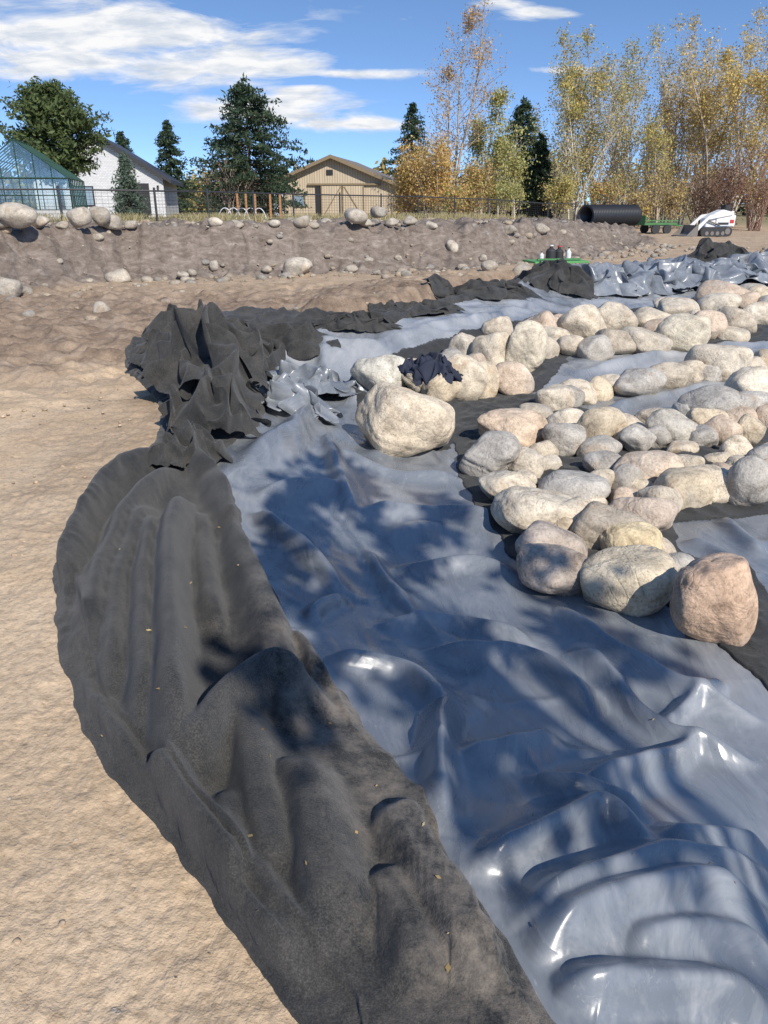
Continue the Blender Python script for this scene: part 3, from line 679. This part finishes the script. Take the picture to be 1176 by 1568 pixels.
def weeds(name,pts,seed,hgt=.28,pal=((.52,.43,.25),(.40,.35,.18),(.27,.26,.13)),n=22):
    rs=RS(seed);V=[];C=[]
    for (x,y) in pts:
        z=gz_(x,y)+.04
        for k in range(n):
            a=rs.rand()*6.28; l=rs.uniform(.05,.3); hh=hgt*rs.uniform(.4,1.2); bx=x+rs.normal()*.12; by=y+rs.normal()*.12; w=.012
            tx,ty=bx+math.cos(a)*l,by+math.sin(a)*l
            V+= [(bx-w,by,z),(bx+w,by,z),(tx+w*.4,ty,z+hh),(tx-w*.4,ty,z+hh)]; c=pal[rs.randint(len(pal))]; C+=[c]*4
    V=np.array(V); npmesh(name,V,np.arange(len(V)).reshape(-1,4),MLEAF,False,np.array(C))
rs=RS(5); pts=[]
while len(pts)<360:
    x,y=rs.uniform(-20,12),rs.uniform(21,56)
    if sdf(BANK,np.array([x]),np.array([y]))[0]>5 and fbm(np.array([x*.3]),np.array([y*.3]),2)[0]>.02: pts.append((x,y))
weeds('dry_grass',pts,6)
# ---------------------------------------------------------------- solids
def empty(name,loc=(0,0,0),rz=0):
    e=bpy.data.objects.new(name,None); scene.collection.objects.link(e); e.location=loc; e.rotation_euler=(0,0,rz); return e
def bmobj(name,bm,mat,parent,smooth=False):
    bmesh.ops.recalc_face_normals(bm,faces=bm.faces)
    me=bpy.data.meshes.new(name); bm.to_mesh(me); bm.free(); me.materials.append(mat)
    if smooth:
        for p in me.polygons: p.use_smooth=True
    ob=bpy.data.objects.new(name,me); scene.collection.objects.link(ob); ob.parent=parent; return ob
def box(name,c,s,mat,parent,bev=0,rot=None):
    bm=bmesh.new(); bmesh.ops.create_cube(bm,size=1)
    bmesh.ops.scale(bm,vec=s,verts=bm.verts)
    if bev: bmesh.ops.bevel(bm,geom=list(bm.edges),offset=bev,segments=2,affect='EDGES')
    ob=bmobj(name,bm,mat,parent); ob.location=c
    if rot: ob.rotation_euler=rot
    return ob
def prism(name,prof,y0,y1,mat,parent,bev=0):
    bm=bmesh.new(); A=[bm.verts.new((p[0],y0,p[1])) for p in prof]; B=[bm.verts.new((p[0],y1,p[1])) for p in prof]
    bm.faces.new(A); bm.faces.new(B[::-1]); n=len(prof)
    for k in range(n): bm.faces.new((A[k],B[k],B[(k+1)%n],A[(k+1)%n]))
    if bev: bmesh.ops.bevel(bm,geom=list(bm.edges),offset=bev,segments=2,affect='EDGES')
    return bmobj(name,bm,mat,parent)
def cyl(name,p0,p1,r,mat,parent,k=16,r1=None):
    V,Fs=tubes([(*p0,*p1,r,r if r1 is None else r1)],k); ob=npmesh(name,V,Fs,mat,True,parent=parent)
    bm=bmesh.new(); bm.from_mesh(ob.data); bm.verts.ensure_lookup_table(); bm.faces.new(bm.verts[:k]); bm.faces.new(bm.verts[k:][::-1]); bm.to_mesh(ob.data); bm.free(); return ob
def siding(name,col,period=.22,vertical=True):
    m,nt,b=newmat(name); v=objvec(nt); w=N(nt,'ShaderNodeTexWave',wave_type='BANDS',bands_direction='X' if vertical else 'Z'); w.inputs['Scale'].default_value=1/period*.32; w.inputs['Distortion'].default_value=.15
    nt.links.new(v,w.inputs['Vector']); g=ramp(nt,w.outputs['Fac'],[(.0,(.45,.45,.45)),(.12,(1,1,1))])
    mp=N(nt,'ShaderNodeMapping'); mp.inputs['Scale'].default_value=(6,1,.5); nt.links.new(v,mp.inputs[0])
    c=mix(nt,noise(nt,1,6,.6,mp.outputs[0]),tuple(q*.7 for q in col),tuple(q*1.25 for q in col)); c=mix(nt,.9,c,g,'MULTIPLY')
    nt.links.new(c,b.inputs['Base Color']); b.inputs['Roughness'].default_value=.85; bump(nt,b,w.outputs['Fac'],.3,.02); return m
M_sid=siding('barn_board_siding',(.56,.46,.33)); M_trim=simple('wood_trim',(.24,.18,.11),.8)
M_shing=siding('roof_shingles',(.21,.18,.15),.25,False); M_dark=simple('dark_interior',(.025,.025,.028),.7)
M_glassd=simple('window_glass',(.25,.33,.40),.15); M_blk=simple('black_metal',(.035,.035,.04),.5)
def brick():
    m,nt,b=newmat('white_painted_brick'); v=objvec(nt); mp=N(nt,'ShaderNodeMapping'); mp.inputs['Rotation'].default_value=(math.pi/2,0,0); nt.links.new(v,mp.inputs[0])
    t=N(nt,'ShaderNodeTexBrick'); t.inputs['Scale'].default_value=2.2; t.inputs['Color1'].default_value=(.66,.66,.66,1); t.inputs['Color2'].default_value=(.57,.57,.58,1); t.inputs['Mortar'].default_value=(.42,.42,.42,1); t.inputs['Mortar Size'].default_value=.02
    nt.links.new(mp.outputs[0],t.inputs['Vector']); nt.links.new(t.outputs['Color'],b.inputs['Base Color']); b.inputs['Roughness'].default_value=.8; return m
M_brick=brick()
bz=.45; cxb=AT(510,330,70).x
B=empty('wooden_barn',(cxb,70,bz),math.radians(-8))
hw=5.6; ev=2.55; pk=4.75
prism('walls',[(-hw,0),(hw,0),(hw,ev),(0,pk-.12),(-hw,ev)],0,12,M_sid,B)
for sgn in (-1,1):
    L=[(0,pk+.05),(sgn*(hw+.55),ev-.20+.05),(sgn*(hw+.55),ev-.38+.05),(0,pk-.13+.0)]
    prism('roof_slope',L,-.55,12.5,M_shing,B)
    prism('rake_board',[(0,pk+.08),(sgn*(hw+.6),ev-.16),(sgn*(hw+.6),ev-.42),(0,pk-.2)],-.62,-.553,M_trim,B)
box('sliding_door_left',(-.05,-.10,1.25),(1.75,.08,2.45),M_sid,B,.01); box('sliding_door_right',(1.78,-.10,1.25),(1.75,.08,2.45),M_sid,B,.01)
box('door_track',(1.0,-.12,2.58),(6.2,.16,.14),M_trim,B)
for cx in (-.92,.84,.90,2.66): box('door_stile',(cx,-.165,1.25),(.10,.05,2.45),M_trim,B)
for sg,cx in ((1,-.03),(-1,1.78)): box('door_brace',(cx,-.16,1.25),(.08,.04,2.75),M_trim,B,0,(0,sg*.58,0))
box('door_opening',(-1.22,-.03,1.2),(.5,.05,2.4),M_dark,B)
box('loft_window',(-.2,-.04,3.5),(.55,.06,.4),M_dark,B); box('side_door',(-4.7,-.05,1.03),(.85,.08,2.06),simple('blue_white_door',(.55,.62,.70),.5),B,.01)
box('side_door_frame',(-4.7,-.025,1.08),(1.05,.05,2.2),M_dark,B)
box('window_frame',(-2.9,-.04,1.3),(1.1,.07,1.0),M_trim,B); box('window_pane',(-2.9,-.085,1.3),(.9,.04,.8),M_glassd,B)
box('corner_board',(-hw+.08,-.04,ev/2-.02),(.18,.07,ev-.1),M_trim,B); box('corner_board',(hw-.08,-.04,ev/2-.02),(.18,.07,ev-.1),M_trim,B)
cxh=AT(158,330,62).x; Hs=empty('white_brick_house',(cxh,62,.55),math.radians(10)); hw=4.6; ev=2.9; pk=5.7
prism('walls',[(-hw,0),(hw,0),(hw,ev),(0,pk-.1),(-hw,ev)],0,14,M_brick,Hs)
for sgn in (-1,1): prism('roof_slope',[(0,pk+.12),(sgn*(hw+.6),ev-.22),(sgn*(hw+.6),ev-.52),(0,pk-.16)],-.5,14.5,M_blk,Hs)
box('doorway',(2.6,-.03,1.3),(1.9,.08,2.2),M_dark,Hs,.01); box('window_frame',(-1.2,-.03,1.5),(1.5,.08,1.4),M_blk,Hs,.01); box('window_pane',(-1.2,-.09,1.5),(1.3,.04,1.2),M_glassd,Hs)
cyl('porch_lamp',(4.2,-.08,2.0),(4.2,-.08,2.25),.08,M_blk,Hs,10)
def glass():
    m,nt,b=newmat('greenhouse_glass'); g=N(nt,'ShaderNodeBsdfGlossy'); g.inputs['Roughness'].default_value=.08; g.inputs['Color'].default_value=(.8,.85,.85,1)
    t=N(nt,'ShaderNodeBsdfTransparent'); t.inputs[0].default_value=(.88,.92,.91,1); mx=N(nt,'ShaderNodeMixShader'); mx.inputs[0].default_value=.15
    nt.links.new(t.outputs[0],mx.inputs[1]); nt.links.new(g.outputs[0],mx.inputs[2]); nt.links.new(mx.outputs[0],nt.nodes['Material Output'].inputs[0]); return m
MG=glass(); M_gf=simple('green_frame',(.03,.07,.05),.4)
Gh=empty('greenhouse',(AT(38,330,42).x,42,.75),math.radians(14)); hw=2.35; ev=2.0; pk=3.75; dep=7
prism('glass_shell',[(-hw,.5),(hw,.5),(hw,ev),(0,pk),(-hw,ev)],0,dep,MG,Gh)
box('base_wall',(0,dep/2,.25),(hw*2+.06,dep+.06,.5),simple('pale_block',(.45,.44,.42)),Gh,.01)
S=[]
for yy in np.linspace(0,dep,10):
    for sgn in (-1,1): S+=[(sgn*hw,yy,.5,sgn*hw,yy,ev,.03,.03),(sgn*hw,yy,ev,0,yy,pk,.03,.03)]
for xx in np.linspace(-hw,hw,7):
    zt=ev+(pk-ev)*(1-abs(xx)/hw)
    for yy in (0,dep): S.append((xx,yy,.5,xx,yy,zt,.03,.03))
for sgn in (-1,1):
    S+=[(sgn*hw,0,ev,sgn*hw,dep,ev,.045,.045),(sgn*hw,0,1.2,sgn*hw,dep,1.2,.025,.025),(sgn*hw*.5,0,(ev+pk)/2,sgn*hw*.5,dep,(ev+pk)/2,.03,.03)]
S+=[(-hw,0,ev,hw,0,ev,.045,.045),(0,0,pk,0,dep,pk,.06,.06),(-hw,0,1.2,hw,0,1.2,.025,.025)]
V,Fs=tubes(S,4); npmesh('frame',V,Fs,M_gf,False,parent=Gh)
def fence_run(P,name,step=2.4,hgt=1.15):
    S=[];W=[]
    pts=[]
    for a,b in zip(P[:-1],P[1:]):
        a=np.array(a);b=np.array(b);n=max(1,int(np.linalg.norm(b-a)/step))
        for k in range(n): pts.append(a+(b-a)*k/n)
    pts.append(np.array(P[-1])); z=[gz_(p[0],p[1]) for p in pts]
    for p,zz in zip(pts,z): S.append((p[0],p[1],zz,p[0],p[1],zz+hgt+.12,.045,.045))
    for k in range(len(pts)-1):
        p,q=pts[k],pts[k+1]; za,zb=z[k],z[k+1]
        for f,rr in ((1.0,.035),(.08,.02)): S.append((*p,za+hgt*f,*q,zb+hgt*f,rr,rr))
        for f in np.linspace(.18,.92,8): W.append((*p,za+hgt*f,*q,zb+hgt*f,.005,.005))
        for f in np.linspace(0,1,17)[1:-1]:
            m=p+(q-p)*f; zz=za+(zb-za)*f; W.append((*m,zz+.08,*m,zz+hgt,.004,.004))
    e=empty(name); V,Fs=tubes(S,6); npmesh('posts_and_rails',V,Fs,M_blk,False,parent=e); V,Fs=tubes(W,3); npmesh('wire_mesh',V,Fs,M_blk,False,parent=e)
fence_run([(AT(-60,330,29).x,29),(AT(240,330,31).x,31),(AT(450,330,38).x,38),(AT(640,330,45).x,45),(AT(880,330,54).x,54)],'wire_fence')
gp=empty('garden_trellis_posts'); Mc=simple('cedar_post',(.42,.20,.08),.8)
for u in (365,378,392,415,430): 
    p=AT(u,330,46); z=gz_(p.x,46); box('post',(p.x,46,z+.65),(.11,.11,1.4),Mc,gp,.01)
gh=empty('garden_hoops'); S=[]
for u in (345,358,371,384,397):
    p=AT(u,330,36); z=gz_(p.x,36); A=np.linspace(0,math.pi,11)
    for k in range(10): S.append((p.x+.3*math.cos(A[k]),36,z+.55*math.sin(A[k]),p.x+.3*math.cos(A[k+1]),36,z+.55*math.sin(A[k+1]),.02,.02))
V,Fs=tubes(S,5); npmesh('hoops',V,Fs,simple('white_pvc',(.7,.72,.75),.4),True,parent=gh)
p0=AT(897,328,36.5); p1=AT(966,334,38.5); zc=max(gz_(p0.x,36.5),.55)+.47
dv=np.array([p1.x-p0.x,2.0,0]); L=np.linalg.norm(dv)*1.05; dv/=np.linalg.norm(dv)
K=90; k2=24
side=np.array([-dv[1],dv[0],0])
def ring(t,rr): 
    return [np.array([p0.x,36.5,zc])+dv*t+(side*math.cos(a)+np.array([0,0,1])*math.sin(a))*rr for a in np.linspace(0,2*math.pi,k2,endpoint=False)]
rings=[ring(L,.37),ring(0,.37),ring(0,.47)]+[ring(L*q/K,.44+.03*math.cos(q*math.pi/1.5)) for q in range(K+1)]+[ring(L,.37)]
V=np.array(rings).reshape(-1,3); nR=len(rings)
Fs=np.array([[a*k2+b,a*k2+(b+1)%k2,(a+1)*k2+(b+1)%k2,(a+1)*k2+b] for a in range(nR-1) for b in range(k2)])
npmesh('corrugated_culvert_pipe',V,Fs,simple('black_plastic',(.022,.023,.026),.4),True)
lp=AT(1085,362,42); Ld=empty('compact_track_loader',(lp.x,42,gz_(lp.x,42)+.05),math.radians(12))
Mw=simple('white_paint',(.72,.72,.70),.35,var=.05); Mru=simple('black_rubber',(.03,.03,.032),.7); Mst=simple('worn_steel',(.20,.18,.16),.5,.3); Mrd=simple('red_decal',(.5,.04,.03),.4)
def trackprof(x0,x1,h,n=8):
    P=[];r=h/2
    for k in range(n+1): a=-math.pi/2+math.pi*k/n; P.append((x1-r+r*math.cos(a),r+r*math.sin(a)))
    for k in range(n+1): a=math.pi/2+math.pi*k/n; P.append((x0+r*.7+r*.7*math.cos(a),r+r*math.sin(a)))
    return P
for y0 in (-.55,.30):
    prism('track',trackprof(-.85,.95,.46),y0,y0+.26,Mru,Ld,.015)
    for xx in (-.5,-.2,.1,.4): cyl('track_roller',(xx,y0-.015,.16),(xx,y0+.275,.16),.10,Mst,Ld,12)
    cyl('drive_sprocket',(.66,y0-.02,.25),(.66,y0+.28,.25),.15,Mst,Ld,14)
prism('engine_body',[(-.45,.42),(1.05,.42),(1.15,.7),(1.1,1.15),(.45,1.28),(.0,1.10),(-.45,.85)],-.27,.27,Mw,Ld,.03)
prism('side_cowl',[(.1,.50),(1.16,.50),(1.18,1.0),(.6,1.1),(.1,.85)],-.33,-.275,Mw,Ld,.01)
box('rear_grille',(1.15,0,.85),(.06,.4,.4),Mru,Ld,.01); box('decal_panel',(.98,-.345,.72),(.22,.02,.16),Mrd,Ld)
box('decal_stripe',(.5,-.345,.62),(.6,.02,.1),Mru,Ld)
for yy in (-.40,.36):
    prism('lift_arm',[(.95,1.02),(1.0,1.22),(-.35,1.02),(-1.05,.42),(-1.1,.25),(-.95,.22),(-.4,.82)],yy,yy+.08,Mw,Ld,.01)
    cyl('lift_cylinder',(.3,yy+.04,.55),(-.5,yy+.04,.78),.035,Mst,Ld,10)
box('control_tower',(.75,0,1.36),(.35,.42,.28),Mru,Ld,.04); S=[(.95,-.2,1.2,.95,-.2,1.55,.02,.02),(.95,.2,1.2,.95,.2,1.55,.02,.02),(.95,-.2,1.55,.95,.2,1.55,.02,.02)]
V,Fs=tubes(S,6); npmesh('grab_bar',V,Fs,Mru,True,parent=Ld)
prism('bucket',[(-1.05,.0),(-1.75,.02),(-1.78,.05),(-1.3,.08),(-1.12,.22),(-1.12,.55),(-1.04,.55)],-.6,.6,Mst,Ld,.006)
prism('bucket_side',[(-1.05,.0),(-1.7,.02),(-1.2,.5),(-1.05,.55)],-.625,-.602,Mst,Ld); prism('bucket_side',[(-1.05,.0),(-1.7,.02),(-1.2,.5),(-1.05,.55)],.602,.625,Mst,Ld)
tp=AT(1005,340,46); Tr=empty('green_utility_trailer',(tp.x,46,gz_(tp.x,46)+.05),.2); Mgn=simple('green_paint',(.07,.20,.07),.5)
box('deck',(0,0,.5),(2.0,1.1,.12),Mgn,Tr,.02); box('headboard',(-.95,0,.75),(.06,1.1,.4),Mgn,Tr,.01); box('side_rail',(0,-.56,.68),(2.0,.04,.06),Mgn,Tr)
for sx in (-.35,.35):
    for sy in (-.6,.6): cyl('wheel',(sx,sy-.07,.24),(sx,sy+.07,.24),.24,Mru,Tr,16)
cyl('drawbar',(1.0,0,.45),(1.9,0,.35),.04,Mgn,Tr,8)
q=GP(850,411); Sp=empty('green_tarp_board',(q[0],q[1],gz_(*q)+.18),.2); box('board',(0,0,.04),(1.5,.9,.05),simple('green_board',(.10,.33,.10),.5),Sp,.01); box('board_batten',(0,-.2,.10),(1.2,.08,.05),Mgn,Sp,.01)
def bottle(name,x,y,z,r,h,mat,parent,cap):
    e=empty(name,(x,y,z)); e.parent=parent
    prof=[(r*.95,0),(r,.02),(r,h*.62),(r*.8,h*.74),(r*.35,h*.84),(r*.35,h)]
    S=[(0,0,a[1],0,0,b[1],a[0],b[0]) for a,b in zip(prof[:-1],prof[1:])]; V,Fs=tubes(S,12); npmesh('body',V,Fs,mat,True,parent=e); cyl('cap',(0,0,h*.97),(0,0,h*1.06),r*.42,cap,e,10)
Mwh=simple('white_plastic',(.7,.7,.7),.4)
bottle('black_jug',-.15,0,.07,.13,.36,Mru,Sp,Mwh); bottle('black_jug',.12,.1,.07,.12,.33,Mru,Sp,Mrd); bottle('white_bottle',.32,-.05,.07,.07,.3,Mwh,Sp,Mru); bottle('white_bottle',-.38,.05,.07,.06,.2,Mwh,Sp,Mru)
# jacket
x,y,z,t=HIT(658,556,.58)
S_,T_=np.meshgrid(np.linspace(-1,1,80),np.linspace(-1,1,70),indexing='ij'); rr_=np.sqrt(S_**2+T_**2)
Pj=np.stack([x+S_*.28+.10*fbm(S_*2.5,T_*2.5,2),y+T_*.24+.10*fbm(S_*2.5+9,T_*2.5,2),z-.04+.15*ridged(S_*1.6,T_*1.6,2)+.06*fbm(S_*3,T_*3+4,2)-.25*np.clip(rr_-.6,0,1)],-1)
dj=z-.06-.30*np.clip(rr_-.5,0,1)
Pj=relax(Pj,np.ones(S_.shape,bool),dj,1.02,1.02,[(10,1.5)],5,.2,None)
a,b=np.meshgrid(np.arange(79),np.arange(69),indexing='ij'); q=(a*70+b).ravel(); Fs=np.stack([q,q+70,q+71,q+1],1)
kp=(rr_.ravel()[Fs]<1.1).all(1); npmesh('crumpled_jacket',Pj.reshape(-1,3),Fs[kp],simple('navy_cloth',(.02,.025,.045),.85),True)
# fallen leaves
rs=RS(9); C=[]
for k in range(60):
    u,v=rs.uniform(150,1176),rs.uniform(750,1560); h_=HIT(u,v)
    dist2=(GX-h_[0])**2+(GY-h_[1])**2; kk=np.argmin(dist2)
    z=max(TZ[kk],LS[kk] if pd[kk]>.12 else -9,FS[kk] if fd[kk]>0 else -9); C.append((h_[0],h_[1],z+.006))
C=np.array(C); V,Fs,CC=leaves(C,.009,colpick(rs,60,[(.55,.43,.22),(.45,.32,.15)]),rs,.6); V[:,2]=np.repeat(C[:,2],4)+ (V[:,2]-np.repeat(C[:,2],4))*.4
npmesh('fallen_leaves',V,Fs,MLEAF,False,CC)
# ---------------------------------------------------------------- sun and shade tree behind photographer
EL=math.radians(38); az=np.array([.46,-.888]); az/=np.linalg.norm(az); SUN=np.array([az[0]*math.cos(EL),az[1]*math.cos(EL),math.sin(EL)])
SH=poly_hit([(375,790),(470,690),(560,730),(700,770),(780,880),(960,950),(1060,1040),(1060,1160),(980,1230),(880,1280),(760,1300),(700,1270),(650,1180),(560,1130),(500,1110),(440,1040),(380,1060),(330,1000),(325,900)])
LIT=[(735,890,60,75),(815,965,80,40),(900,1100,90,65),(555,1050,75,75),(1050,1215,90,60),(440,975,45,40),(360,870,40,50),(1110,1020,70,40),(640,790,60,30),(1000,1000,50,30),(560,850,30,45),(760,1200,40,45),(620,940,50,25),(500,780,35,25),(690,1080,35,35),(960,1180,40,30),(830,1240,40,25),(480,880,25,30)]
P=np.array(SH); lo=P.min(0);hi=P.max(0); segs=[];Cn=[]; rs=RS(33)
tx,ty=4.6,-5.2
for kz in range(10): segs.append((tx+.05*kz*math.sin(kz),ty,-.1+.85*kz,tx+.05*(kz+1)*math.sin(kz+1),ty,-.1+.85*(kz+1),.16*(1-kz/13),.16*(1-(kz+1)/13)))
LITW=[]
for (u,v,ru,rv) in LIT:
    c=np.array(HIT(u,v)[:2]); e1=np.array(HIT(u+ru,v)[:2])-c; e2=np.array(HIT(u,v+rv)[:2])-c; LITW.append((c,np.linalg.inv(np.stack([e1,e2],1))))
step=.2
for xx in np.arange(lo[0],hi[0],step):
    for yy in np.arange(lo[1],hi[1],step):
        g=np.array([xx,yy])+rs.normal(size=2)*.05
        if sdf(SH,g[:1],g[1:])[0]<.02: continue
        if any(np.linalg.norm(Mi@(g-c))<1.1 for c,Mi in LITW): continue
        if rs.rand()<.06: continue
        t=rs.uniform(7,9); p=np.array([g[0],g[1],-.25])+SUN*t
        hz=p[2]; b=np.array([tx,ty,max(1.8,min(8,hz-1.2-rs.rand()))])
        if rs.rand()<.2:
            mid=(b+p)/2+np.array([0,0,-.2]); segs.append((*b,*mid,.03,.018)); segs.append((*mid,*p,.018,.008))
        n=22; Cn.append(p+rs.normal(size=(n,3))*.08)
Cn=np.concatenate(Cn)
make_tree('shade_tree',segs,Cn,.08,colpick(rs,len(Cn),YG),BK,rs,.8)
sun=bpy.data.lights.new('sun','SUN'); sun.energy=5.0; sun.angle=math.radians(.53); sun.color=(1,.94,.85)
so=bpy.data.objects.new('sun',sun); scene.collection.objects.link(so); so.rotation_euler=Vector(SUN).to_track_quat('Z','Y').to_euler(); so.location=(0,0,30)
# ---------------------------------------------------------------- world
w=bpy.data.worlds.new('World'); scene.world=w; w.use_nodes=True; nt=w.node_tree
for n in list(nt.nodes): nt.nodes.remove(n)
tc=N(nt,'ShaderNodeTexCoord'); sp=N(nt,'ShaderNodeSeparateXYZ'); nt.links.new(tc.outputs['Generated'],sp.inputs[0])
x_,y_,z_=sp.outputs
zb=math_(nt,'ADD',math_(nt,'MULTIPLY',z_,1.9),.13); cb=N(nt,'ShaderNodeCombineXYZ'); nt.links.new(x_,cb.inputs[0]);nt.links.new(y_,cb.inputs[1]);nt.links.new(zb,cb.inputs[2])
nv=N(nt,'ShaderNodeVectorMath',operation='NORMALIZE'); nt.links.new(cb.outputs[0],nv.inputs[0])
sk=N(nt,'ShaderNodeTexSky',sky_type='NISHITA'); sk.sun_disc=False; sk.sun_elevation=EL; sk.sun_rotation=math.atan2(az[0],az[1]); sk.altitude=1800; sk.air_density=1.0; sk.dust_density=.3; sk.ozone_density=2.0
nt.links.new(nv.outputs[0],sk.inputs[0])
hs=N(nt,'ShaderNodeHueSaturation'); hs.inputs['Saturation'].default_value=1.08; hs.inputs['Value'].default_value=1.5; nt.links.new(sk.outputs[0],hs.inputs['Color'])
bg=N(nt,'ShaderNodeBackground'); bg.inputs[1].default_value=.15; nt.links.new(hs.outputs[0],bg.inputs[0])
yc=math_(nt,'MAXIMUM',y_,.05); PX=math_(nt,'DIVIDE',x_,yc); PE=math_(nt,'DIVIDE',z_,yc)
cbn=N(nt,'ShaderNodeCombineXYZ'); nt.links.new(math_(nt,'MULTIPLY',PX,5),cbn.inputs[0]); nt.links.new(math_(nt,'MULTIPLY',PE,22),cbn.inputs[1])
nz=noise(nt,1.6,9,.6,cbn.outputs[0],.5); nz2=noise(nt,3.5,6,.6,cbn.outputs[0],.3)
tot=None
for (cx,ce,wx,we,am) in [(-.34,.178,.22,.034,1),(-.20,.143,.15,.024,1),(-.38,.150,.16,.020,1),(-.13,.103,.10,.019,1),(-.035,.085,.07,.009,1),(-.04,.137,.10,.006,.8),(-.11,.120,.06,.008,.8),(.18,.196,.05,.010,.9),(.135,.205,.05,.007,.8),(.2,.14,.04,.006,.7),(-.17,.112,.05,.007,.6),(.02,.19,.02,.004,.35)]:
    dx=math_(nt,'DIVIDE',math_(nt,'SUBTRACT',PX,cx),wx); de=math_(nt,'DIVIDE',math_(nt,'SUBTRACT',PE,ce),we)
    rr=math_(nt,'ADD',math_(nt,'MULTIPLY',dx,dx),math_(nt,'MULTIPLY',de,de)); g=math_(nt,'MULTIPLY',math_(nt,'POWER',2.718,math_(nt,'MULTIPLY',rr,-1)),am)
    tot=g if tot is None else math_(nt,'MAXIMUM',tot,g)
den=math_(nt,'ADD',math_(nt,'MULTIPLY',tot,.7),math_(nt,'MULTIPLY',math_(nt,'SUBTRACT',nz,.5),1.6))
den=ramp(nt,den,[(.20,(0,0,0)),(.55,(1,1,1))]); den=math_(nt,'MULTIPLY',den,math_(nt,'MULTIPLY',tot,2.5,True),True)
cc=ramp(nt,nz2,[(.35,(.62,.69,.80)),(.6,(.97,.97,.98))]); bc=N(nt,'ShaderNodeBackground'); nt.links.new(cc,bc.inputs[0]); bc.inputs[1].default_value=1.0
mx=N(nt,'ShaderNodeMixShader'); nt.links.new(den,mx.inputs[0]); nt.links.new(bg.outputs[0],mx.inputs[1]); nt.links.new(bc.outputs[0],mx.inputs[2])
ow=N(nt,'ShaderNodeOutputWorld'); nt.links.new(mx.outputs[0],ow.inputs[0])
# ---------------------------------------------------------------- camera
cam=bpy.data.cameras.new('camera'); co=bpy.data.objects.new('camera',cam); scene.collection.objects.link(co); co.location=(0,0,CAMZ); co.rotation_euler=(math.pi/2-TH,0,0)
cam.sensor_fit='VERTICAL'; cam.sensor_height=36; cam.lens=F/1568*36; cam.clip_start=.05; cam.clip_end=3000
scene.camera=co
scene.view_settings.view_transform='Standard'; scene.view_settings.look='None'; scene.view_settings.exposure=0
